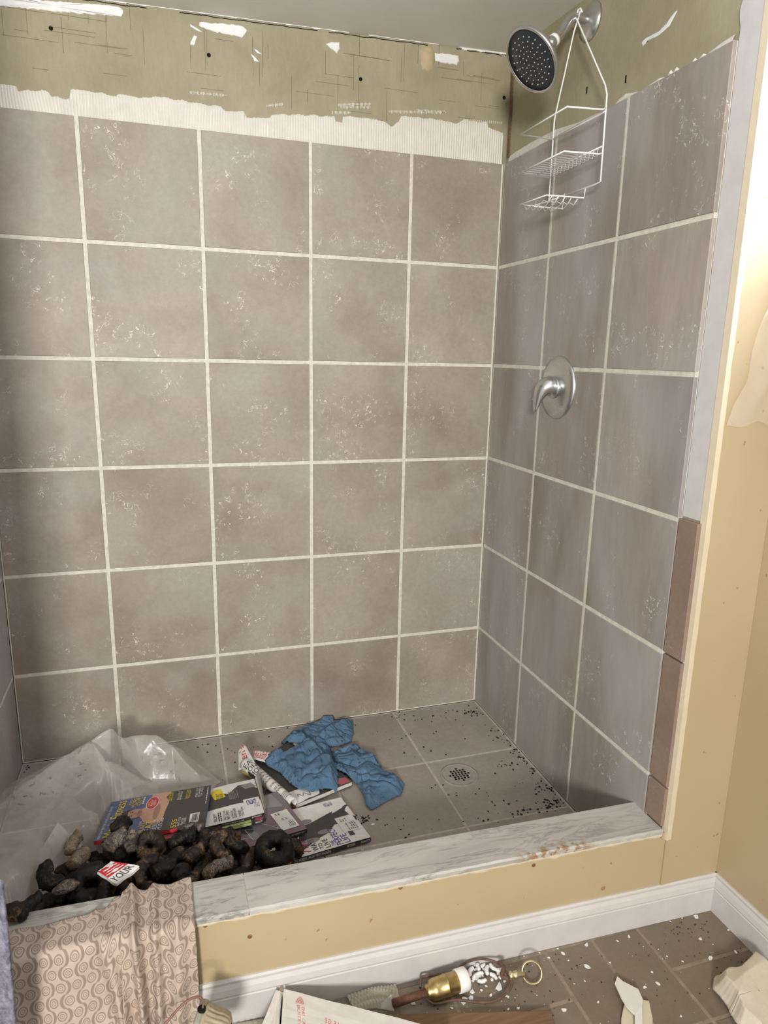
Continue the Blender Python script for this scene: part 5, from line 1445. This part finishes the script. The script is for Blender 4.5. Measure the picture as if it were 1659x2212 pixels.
# splinters of the broken spiral bulb
GS = 'splinters of the broken spiral bulb'
rs = random.Random(13)
arcs = [tube_lump(a, 0.020, 0.0042, 40+i, 8, 14) for i, a in enumerate((1.2, 1.9, 0.7))]
for me in arcs: me.materials.clear(); me.materials.append(MATS['cfl_white'])
def front_y(x): return yo(min(x, XR))-0.0095                     # face of the baseboard
def drop(me, name, u, v, z, rz, label, cat, group, sc=1.0, tilt=0.0):
    o = bpy.data.objects.new(name, me); COL.objects.link(o)
    p = at(u, v, z=z)
    if z < -0.04: p.y = min(p.y, front_y(p.x)-0.0055*sc-0.0005); p.x = min(p.x, XW-0.0135-0.0055*sc)
    o.matrix_basis = Matrix.Translation(p) @ Matrix.Rotation(rz, 4, 'Z') @ Matrix.Rotation(tilt, 4, 'X') @ Matrix.Scale(sc, 4)
    return tag(o, label, cat, group)
SPL = []
for k, (u, v, w, rz) in enumerate(((1030, 2104, 1, 0.3), (1050, 2097, 0, 1.1), (1062, 2092, 1, 2.4), (1020, 2092, 0, 0.8), (1045, 2085, 2, 0.1), (1035, 2112, 0, 3.0), (1015, 2100, 2, 2.0), (1070, 2098, 2, 4.0), (1028, 2086, 2, 1.4), (1055, 2108, 0, 5.2))):
    o = drop(arcs[w], 'glass_splinter', u, v, ZF+0.0055, rz, 'curved white glass tube splinter lying inside the harp', 'glass splinter', GS, rs.uniform(0.8, 1.1)); SPL.append((o, [((0.020*math.sin(q), 0.020*(math.cos(q)-0.75), 0), 0.0042) for q in [(1.2, 1.9, 0.7)[w]*(i/6-0.5) for i in range(7)]]))
harp_pts = [tuple(p)+(H+0.0005,) for p in hp(((910, 2112, LZ), (925, 2108, LZ), (975, 2100, LZ), (1005, 2080, LZ), (1040, 2071, LZ), (1075, 2080, LZ), (1092, 2098, LZ), (1100, 2110, LZ)))]
harp_pts += [tuple(S1+ld*(0.004*k))+(0.0235,) for k in range(8)]
def base_side(X, rad):
    f_ = np.array([front_y(x) for x in X[:, 0]])-0.0005
    return np.full(len(X), -1.0), (X[:, 1]+rad)-f_
settle(SPL, ZF+0.0006, base_side, [], [0.05]*len(SPL), iters=240, grav=0.0004, comp=0.97, fixed=harp_pts)
def chip_mesh(seed, n=6, th=0.0012):
    r = random.Random(seed); pts = [(math.cos(2*PI*k/n)*r.uniform(0.5, 1.1), math.sin(2*PI*k/n)*r.uniform(0.35, 0.9)) for k in range(n)]
    s = 0.0055
    m = MB().prism([(x*s, y*s, 0) for x, y in pts], [(x*s*0.95, y*s*0.95, th) for x, y in pts]); return m.mesh('chip', 'cfl_white')
chips = [chip_mesh(i) for i in range(6)]
for (u, v, sc) in ((1078, 2132, 2.0), (1010, 2130, 1.3), (1020, 2142, 1.2), (1003, 2162, 2.2), (1018, 2156, 1.6), (1045, 2122, 0.9), (1040, 2140, 0.7), (1092, 2150, 1.1), (1098, 2154, 0.7), (1060, 2150, 0.8), (1035, 2096, 1.2), (1012, 2086, 1.0), (1090, 2120, 0.9), (1050, 2130, 0.6), (890, 2166, 1.6), (1000, 2108, 1.0), (1022, 2118, 0.9), (1064, 2106, 0.8)) + tuple((rs.uniform(995, 1080), rs.uniform(2080, 2118), rs.uniform(0.6, 1.3)) for _ in range(26)):
    drop(rs.choice(chips), 'glass_chip', u, v, ZF+0.0003, rs.uniform(0, 6), 'flat white glass chip beside the broken lamp socket', 'glass chip', GS, sc)
GC = 'paint chips on the bathroom floor'
for (u, v, sc) in ((1186, 2069, 1.0), (1216, 2060, 1.3), (1267, 2041, 1.4), (1334, 2033, 0.8), (1359, 2024, 1.2), (1268, 2088, 1.8), (1318, 2080, 0.7), (1408, 2100, 1.0), (1421, 2125, 1.3), (1393, 2133, 1.3), (1292, 2165, 0.9), (1218, 2182, 1.7), (1500, 1977, 2.2), (1513, 2028, 1.4), (1475, 2077, 0.8), (1535, 2070, 1.7), (1590, 2058, 1.4), (1584, 2006, 0.8), (1471, 2195, 0.7), (1263, 2119, 0.7), (1445, 1987, 0.6), (1470, 1980, 0.6), (1422, 2051, 0.5), (1441, 2066, 0.6), (1200, 2042, 0.7), (1120, 2178, 1.0), (1130, 2062, 0.5), (1150, 2075, 0.5), (1165, 2058, 0.6), (1098, 2180, 0.8), (976, 2178, 0.8), (1160, 2150, 0.5), (1540, 2040, 0.5), (1240, 2125, 0.6), (1228, 2075, 0.6)):
    drop(rs.choice(chips), 'paint_chip', u, v, ZF+0.0003, rs.uniform(0, 6), 'small white paint chip on the brown floor tiles', 'paint chip', GC, sc*0.8)
def spf(u, v, sx, sy, n): p = at(u, v, z=ZF); return (p.x, p.y, sx, sy, n)
dirt('floor_dirt', [spf(1460, 2015, 0.03, 0.02, 26), spf(1515, 2000, 0.02, 0.02, 16), spf(1545, 1965, 0.012, 0.008, 20), spf(1215, 2055, 0.02, 0.02, 18), spf(1600, 2080, 0.03, 0.02, 18), spf(1400, 2080, 0.15, 0.08, 70), spf(1150, 2140, 0.08, 0.04, 30), spf(950, 2160, 0.06, 0.02, 20)], 'dark dirt strewn over the bathroom floor tiles', 'lump_brown', ZF+0.0002, 0.0008, 0.0030, 9)
dirt('floor_dust', [spf(1400, 2080, 0.15, 0.09, 70), spf(1060, 2110, 0.07, 0.04, 140), spf(880, 2140, 0.05, 0.02, 30)], 'fine white dust and grit over the bathroom floor', 'grit', ZF+0.0002, 0.0005, 0.0016, 10)

# white cardboard box
def card():
    m, nt, b = new_mat('card_white', 0.75, 0.2)
    n = noi(nt, pos(nt, (1, 1, 1)), 30, 5, 0.6)
    setc(nt, b, ramp(nt, n, ((0.3, (0.60, 0.57, 0.53)), (0.7, (0.68, 0.65, 0.61))))); bump(nt, b, n, 0.15, 0.002)
card()
flat('card_brown', (0.42, 0.27, 0.15), 0.8, 0.2, var=0.1)
flat('ink_boxred', (0.60, 0.22, 0.22), 0.7, 0.2)
ZB = 0.005
K0 = at(600, 2138, z=ZB); kx = (at(902, 2212, z=ZB)-K0).normalized(); ky = Vector((kx.y, -kx.x, 0))
if ky.y > 0: ky = -ky
KL, KD = 0.34, 0.26
box_ = thing('cardboard_box', K0+kx*KL/2+ky*KD/2+Vector((0, 0, ZF-ZB)), 'white cardboard box with red recycling print in front of the baseboard', 'box')
def kp(a, b, z): p = K0+kx*a+ky*b; return Vector((p.x, p.y, z))
def panel(name, a0, b0, a1, b1):
    d = 0.004
    m = MB().prism([kp(a0, b0, ZF), kp(a1, b0, ZF), kp(a1, b1, ZF), kp(a0, b1, ZF)], [kp(a0, b0, ZB-0.003), kp(a1, b0, ZB-0.003), kp(a1, b1, ZB-0.003), kp(a0, b1, ZB-0.003)])
    return m.build(name, 'card_white', box_)
panel('side_panel', 0, 0, KL, 0.004); panel('side_panel', 0, KD-0.004, KL, KD); panel('side_panel', 0, 0.004, 0.004, KD-0.004); panel('side_panel', KL-0.004, 0.004, KL, KD-0.004)
def flapm(pts, lift, sag=0.0, name='flap'):
    n = 10
    def Q(u, v, off=0.0):
        p = (pts[0][0]*(1-u)*(1-v)+pts[1][0]*u*(1-v)+pts[2][0]*u*v+pts[3][0]*(1-u)*v, pts[0][1]*(1-u)*(1-v)+pts[1][1]*u*(1-v)+pts[2][1]*u*v+pts[3][1]*(1-u)*v)
        z = ZB+lift[0]*(1-u)*(1-v)+lift[1]*u*(1-v)+lift[2]*u*v+lift[3]*(1-u)*v - sag*math.sin(PI*u)*math.sin(PI*v) + 0.002*noise.noise(Vector((u*5, v*5, lift[0]*90)))
        return kp(p[0], p[1], z+off)
    o = MB().grid([[Q(i/n, j/n) for i in range(n+1)] for j in range(n+1)]).build(name, 'card_white', box_)
    md = o.modifiers.new('s', 'SOLIDIFY'); md.thickness = 0.0035; md.offset = 0
    return Surf(Q, box_)
fB = flapm([(0.012, -0.001), (KL, 0), (KL, 0.13), (0.055, 0.13)], (0.003, 0.0, 0.0, 0.0), 0.0)
flapm([(-0.002, 0.003), (0.008, 0.002), (0.052, 0.13), (-0.002, 0.13)], (0.0, 0.0, 0.0, -0.006), 0.006)
flapm([(0.0, 0.132), (KL, 0.132), (KL, KD), (0.0, KD)], (0.0, 0.0, 0.0, 0.0), 0.0)
tc = kp(0.006, -0.002, ZB-0.002); MB().box(tc.x-0.003, tc.x+0.003, tc.y-0.003, tc.y+0.003, tc.z, tc.z+0.003).build('torn_corner', 'card_brown', box_)
for t_, u0, v0 in (('THIS CAN BE RECYCLED', 0.118, 0.20), ('BOITE RECYCLABLE', 0.090, 0.20)):
    V, Fc = text_outline(t_); m = MB()
    m.v = [tuple(fB.P(u0+0.020*(y_)+0.05*x_, v0+0.75*x_, 0.0022)) for x_, y_ in V]; m.f = list(Fc); m.build('lettering', 'ink_boxred', box_, fix=False)
for t_, u0, v0 in (('PLEASE RE LE GE', 0.27, 0.27), ('VEUILLEZ LE GEl', 0.25, 0.37)):
    V, Fc = text_outline(t_); m = MB()
    m.v = [tuple(fB.P(u0+0.26*(1-x_), v0+0.07*(1-y_)+0.09*(1-x_), 0.0022)) for x_, y_ in V]; m.f = list(Fc); m.build('lettering', 'ink_boxred', box_, fix=False)
for (du, dv) in ((0.098, 0.115), (0.108, 0.150), (0.118, 0.115), (0.091, 0.150), (0.125, 0.150), (0.108, 0.090)):
    pts = [fB.P(du+0.008*math.cos(2*PI*k/6), dv+0.020*math.sin(2*PI*k/6), 0.0024) for k in range(6)]
    MB().tube(pts, 0.0005, 4, closed=True).build('recycling_mark', 'ink_boxred', box_)

# bubble wrap
def bubble_mat():
    m, nt, b = new_mat('bubble', 0.15, 0.6); setc(nt, b, (0.62, 0.56, 0.46)); b.inputs['Alpha'].default_value = 0.6
bubble_mat()
def bubbles(name, quad, z, label, pitch=0.0115, hump=0.0):
    A, B, C_, D_ = [at(*q_, z=z) if len(q_) == 2 else Vector((q_[0], q_[1], z)) for q_ in quad]
    for p in (A, B, C_, D_): p.y = min(p.y, front_y(p.x)-0.0012)
    n1 = max(3, int((B-A).length/pitch)); n2 = max(3, int((D_-A).length/pitch)); m = MB(); per = 5
    N1, N2 = n1*per, n2*per; rows = []
    for j in range(N2+1):
        row = []
        for i in range(N1+1):
            u, v = i/N1, j/N2
            p = A*(1-u)*(1-v)+B*u*(1-v)+C_*u*v+D_*(1-u)*v
            jj = math.floor(v*n2); cu = (u*n1+(0.5 if jj % 2 else 0)) % 1-0.5; cv = (v*n2) % 1-0.5
            r2 = cu*cu+cv*cv
            row.append((p.x, p.y, p.z+hump*math.sin(PI*u)*math.sin(PI*v)+0.0042*math.sqrt(max(0, 1-r2/0.2))))
        rows.append(row)
    o = m.grid(rows).build(name, 'bubble', None, True)
    return tag(o, label, 'bubble wrap')
bubbles('bubble_wrap', (tuple(at(492, 2203, z=ZF)), tuple(kp(-0.009, 0.004, ZF)), tuple(kp(-0.009, 0.17, ZF)), tuple(kp(-0.050, 0.13, ZF))), ZF+0.003, 'sheet of bubble wrap between the white box and the ribbed lamp part')
bubbles('bubble_wrap', ((745, 2142), (852, 2118), (868, 2172), (765, 2182)), ZF+0.006, 'small bubble wrap bundle behind the white box', 0.007, 0.020)
# beige card corner in the bundle
m = MB().prism([at(812, 2178, z=ZF+0.002), at(846, 2150, z=ZF+0.03), at(852, 2185, z=ZF+0.002)], [at(812, 2177, z=ZF+0.004), at(845, 2148, z=ZF+0.032), at(852, 2183, z=ZF+0.004)])
tag(m.build('card_scrap', 'card_white'), 'folded beige card scrap leaning on the bubble wrap bundle', 'card')

# wooden plank
def wood():
    m, nt, b = new_mat('wood', 0.6, 0.3)
    n = noi(nt, pos(nt, (1, 9, 1)), 14, 5, 0.6, 0.5)
    setc(nt, b, ramp(nt, n, ((0.3, (0.13, 0.08, 0.045)), (0.7, (0.20, 0.125, 0.072)))))
wood()
ZP = ZF+0.012
a_, b_ = at(862, 2190, z=ZP), at(1190, 2182, z=ZP); d = (b_-a_).normalized(); e = Vector((d.y, -d.x, 0)); a_ = a_-d*0.03
near = a_+e*0.075; clear_ = 0.0
while -(near+d*clear_-K0).dot(ky) < 0.006: clear_ += 0.002
far_ = 0.0
while -(a_+d*far_-K0).dot(ky) < 0.006: far_ += 0.002
q4 = [a_+d*far_, b_, b_+e*0.075, near+d*clear_]
o = MB().prism([(p.x, p.y, ZF+0.0002) for p in q4], q4).build('wooden_board', 'wood'); bevel(o, 0.0015)
tag(o, 'short brown wooden board on the floor by the lamp socket', 'board')

# ribbed old lamp part with a copper wire
flat('aged_plastic', (0.33, 0.27, 0.18), 0.5, 0.4, var=0.2, scale=50)
flat('aged_grey', (0.30, 0.285, 0.23), 0.55, 0.4, var=0.25, scale=40)
flat('copper_wire', (0.19, 0.10, 0.075), 0.45, 0.5, var=0.2, scale=50)
RB = at(432, 2215, y=-1.075)
rb = thing('lamp_part', (RB.x, RB.y, ZF), 'ribbed beige lamp part with a bent copper wire beside the curtain', 'lamp part')
ax = Vector((0.90, -0.38, -0.22)).normalized()
rad = RB.z-ZF-0.004
rad = max(0.02, min(0.036, rad))
sx_ = ax.cross(Vector((0, 0, 1))).normalized(); sy_ = ax.cross(sx_)
rows = []
for h, r in ((0.0, rad*1.02), (0.006, rad*1.03), (0.008, rad*0.95), (0.016, rad*0.90), (0.026, rad*0.86), (0.036, rad*0.88), (0.046, rad*0.80), (0.052, rad*0.55)):
    row = []
    for k in range(97):
        q = 2*PI*k/96; rib = 1+(0.045*math.cos(q*24) if 0.007 < h < 0.05 else 0)
        row.append(RB+ax*h+sx_*(r*rib*math.cos(q))+sy_*(r*rib*math.sin(q)))
    rows.append(row)
m = MB().grid(rows); m.f.append(tuple(range(96))); m.build('ribbed_cup', 'aged_plastic', rb, True)
MB().lathe(RB-ax*0.010, ax, ((0, rad*0.92), (0.003, rad*1.06), (0.011, rad*1.06), (0.012, rad*0.9)), 40).build('front_plate', 'aged_grey', rb, True)
top_ = RB+Vector((0.004, -0.004, rad+0.001))
MB().lathe(top_-Vector((0, 0, 0.003)), (0, 0, 1), ((0, 0.007), (0.006, 0.0072), (0.007, 0.006)), 20).build('terminal', 'hole', rb, True)
w0 = top_+Vector((0.002, 0, 0.003))
wp = [w0, w0+Vector((0.001, 0.0, 0.016)), w0+Vector((-0.010, 0.0, 0.026)), w0+Vector((-0.030, -0.004, 0.024)), w0+Vector((-0.055, -0.012, 0.008)), w0+Vector((-0.09, -0.022, -0.022)), w0+Vector((-0.12, -0.03, -0.05))]
out = []
for i in range(len(wp)-1):
    p0, p1, p2, p3 = wp[max(i-1, 0)], wp[i], wp[i+1], wp[min(i+2, len(wp)-1)]
    for k in range(6):
        t = k/6; out.append(0.5*((2*p1)+(p2-p0)*t+(2*p0-5*p1+4*p2-p3)*t*t+(3*p1-p0-3*p2+p3)*t**3))
MB().tube(out+[wp[-1]], 0.0021, 8).build('copper_wire', 'copper_wire', rb, True)

# white broken plastic pieces
flat('white_plastic', (0.74, 0.72, 0.68), 0.4, 0.4); flat('cream_plastic', (0.62, 0.56, 0.44), 0.45, 0.4)
def shard(px, z0, z1, th, mat, name, label, cat):
    P = [at(u, v, z=z0+(z1-z0)*w) for u, v, w in px]
    o = MB().prism([p-Vector((0, 0, th)) for p in P], P).build(name, mat); bevel(o, 0.001)
    return tag(o, label, cat)
shard([(1352, 2150, 0), (1402, 2162, 1), (1410, 2200, 1), (1406, 2330, 0.5), (1340, 2330, 0.5), (1342, 2200, 0)], ZF+0.008, ZF+0.010, 0.008, 'cream_plastic', 'broken_plastic', 'cream broken plastic piece under the pointed white one', 'plastic piece')
shard([(1328, 2124, 0), (1333, 2108, 0), (1346, 2119, 0.3), (1379, 2136, 0.8), (1389, 2158, 1), (1387, 2172, 1), (1392, 2330, 1), (1372, 2330, 1), (1371, 2191, 1), (1352, 2172, 0.7), (1342, 2155, 0.4)], ZF+0.010, ZF+0.018, 0.004, 'white_plastic', 'broken_plastic', 'pointed white broken plastic piece on the brown floor', 'plastic piece')

# crumpled cream cloth by the right-hand baseboard
def clothm():
    m, nt, b = new_mat('cream_cloth', 0.9, 0.15)
    n = noi(nt, pos(nt), 35, 5, 0.65)
    setc(nt, b, ramp(nt, n, ((0.3, (0.56, 0.505, 0.42)), (0.7, (0.64, 0.585, 0.50))))); bump(nt, b, n, 0.3, 0.003)
clothm()
pts = [(1542, 2125), (1543, 2105), (1552, 2098), (1572, 2101), (1588, 2098), (1612, 2075), (1640, 2052), (1665, 2040)]
P3 = [at(u, v, z=ZF+0.02) for u, v in pts]
c_ = Vector((0.66, -1.24, 0))
P3 = [p for p in P3 if p.x < XW-0.02] + [Vector((0.752, -1.14, 0)), Vector((0.752, -1.36, 0)), Vector((0.62, -1.40, 0)), at(1592, 2230, z=ZF), at(1570, 2180, z=ZF)]
def hc(x, y, t):
    e = min(1, (1-t)*4)
    return ZF+0.003+0.030*e+0.020*e*ridge(x, y, 5, 6, -1.1, 3.0)**1.5+0.004*e*ridge(x, y, 16, 9, -0.8, 3.5)**2 + 0.012*max(0, 1-abs(1-t)*10)*(0.5+noise.noise(Vector((x*20, y*20, 2))))
o = star_sheet(P3, (c_.x, c_.y), hc, 40, 150, wob=0.002).build('cloth', 'cream_cloth', None, True)
md = o.modifiers.new('s', 'SOLIDIFY'); md.thickness = 0.002; md.offset = 0
tag(o, 'crumpled cream cloth lying against the right-hand baseboard', 'cloth')
# white plaster crumb near the blue rag
o = drop(chips[1], 'plaster_crumb', 806, 1781, 0.0003, 0.3, 'single white plaster crumb on the grey shower tile', 'plaster crumb', None, 1.3)
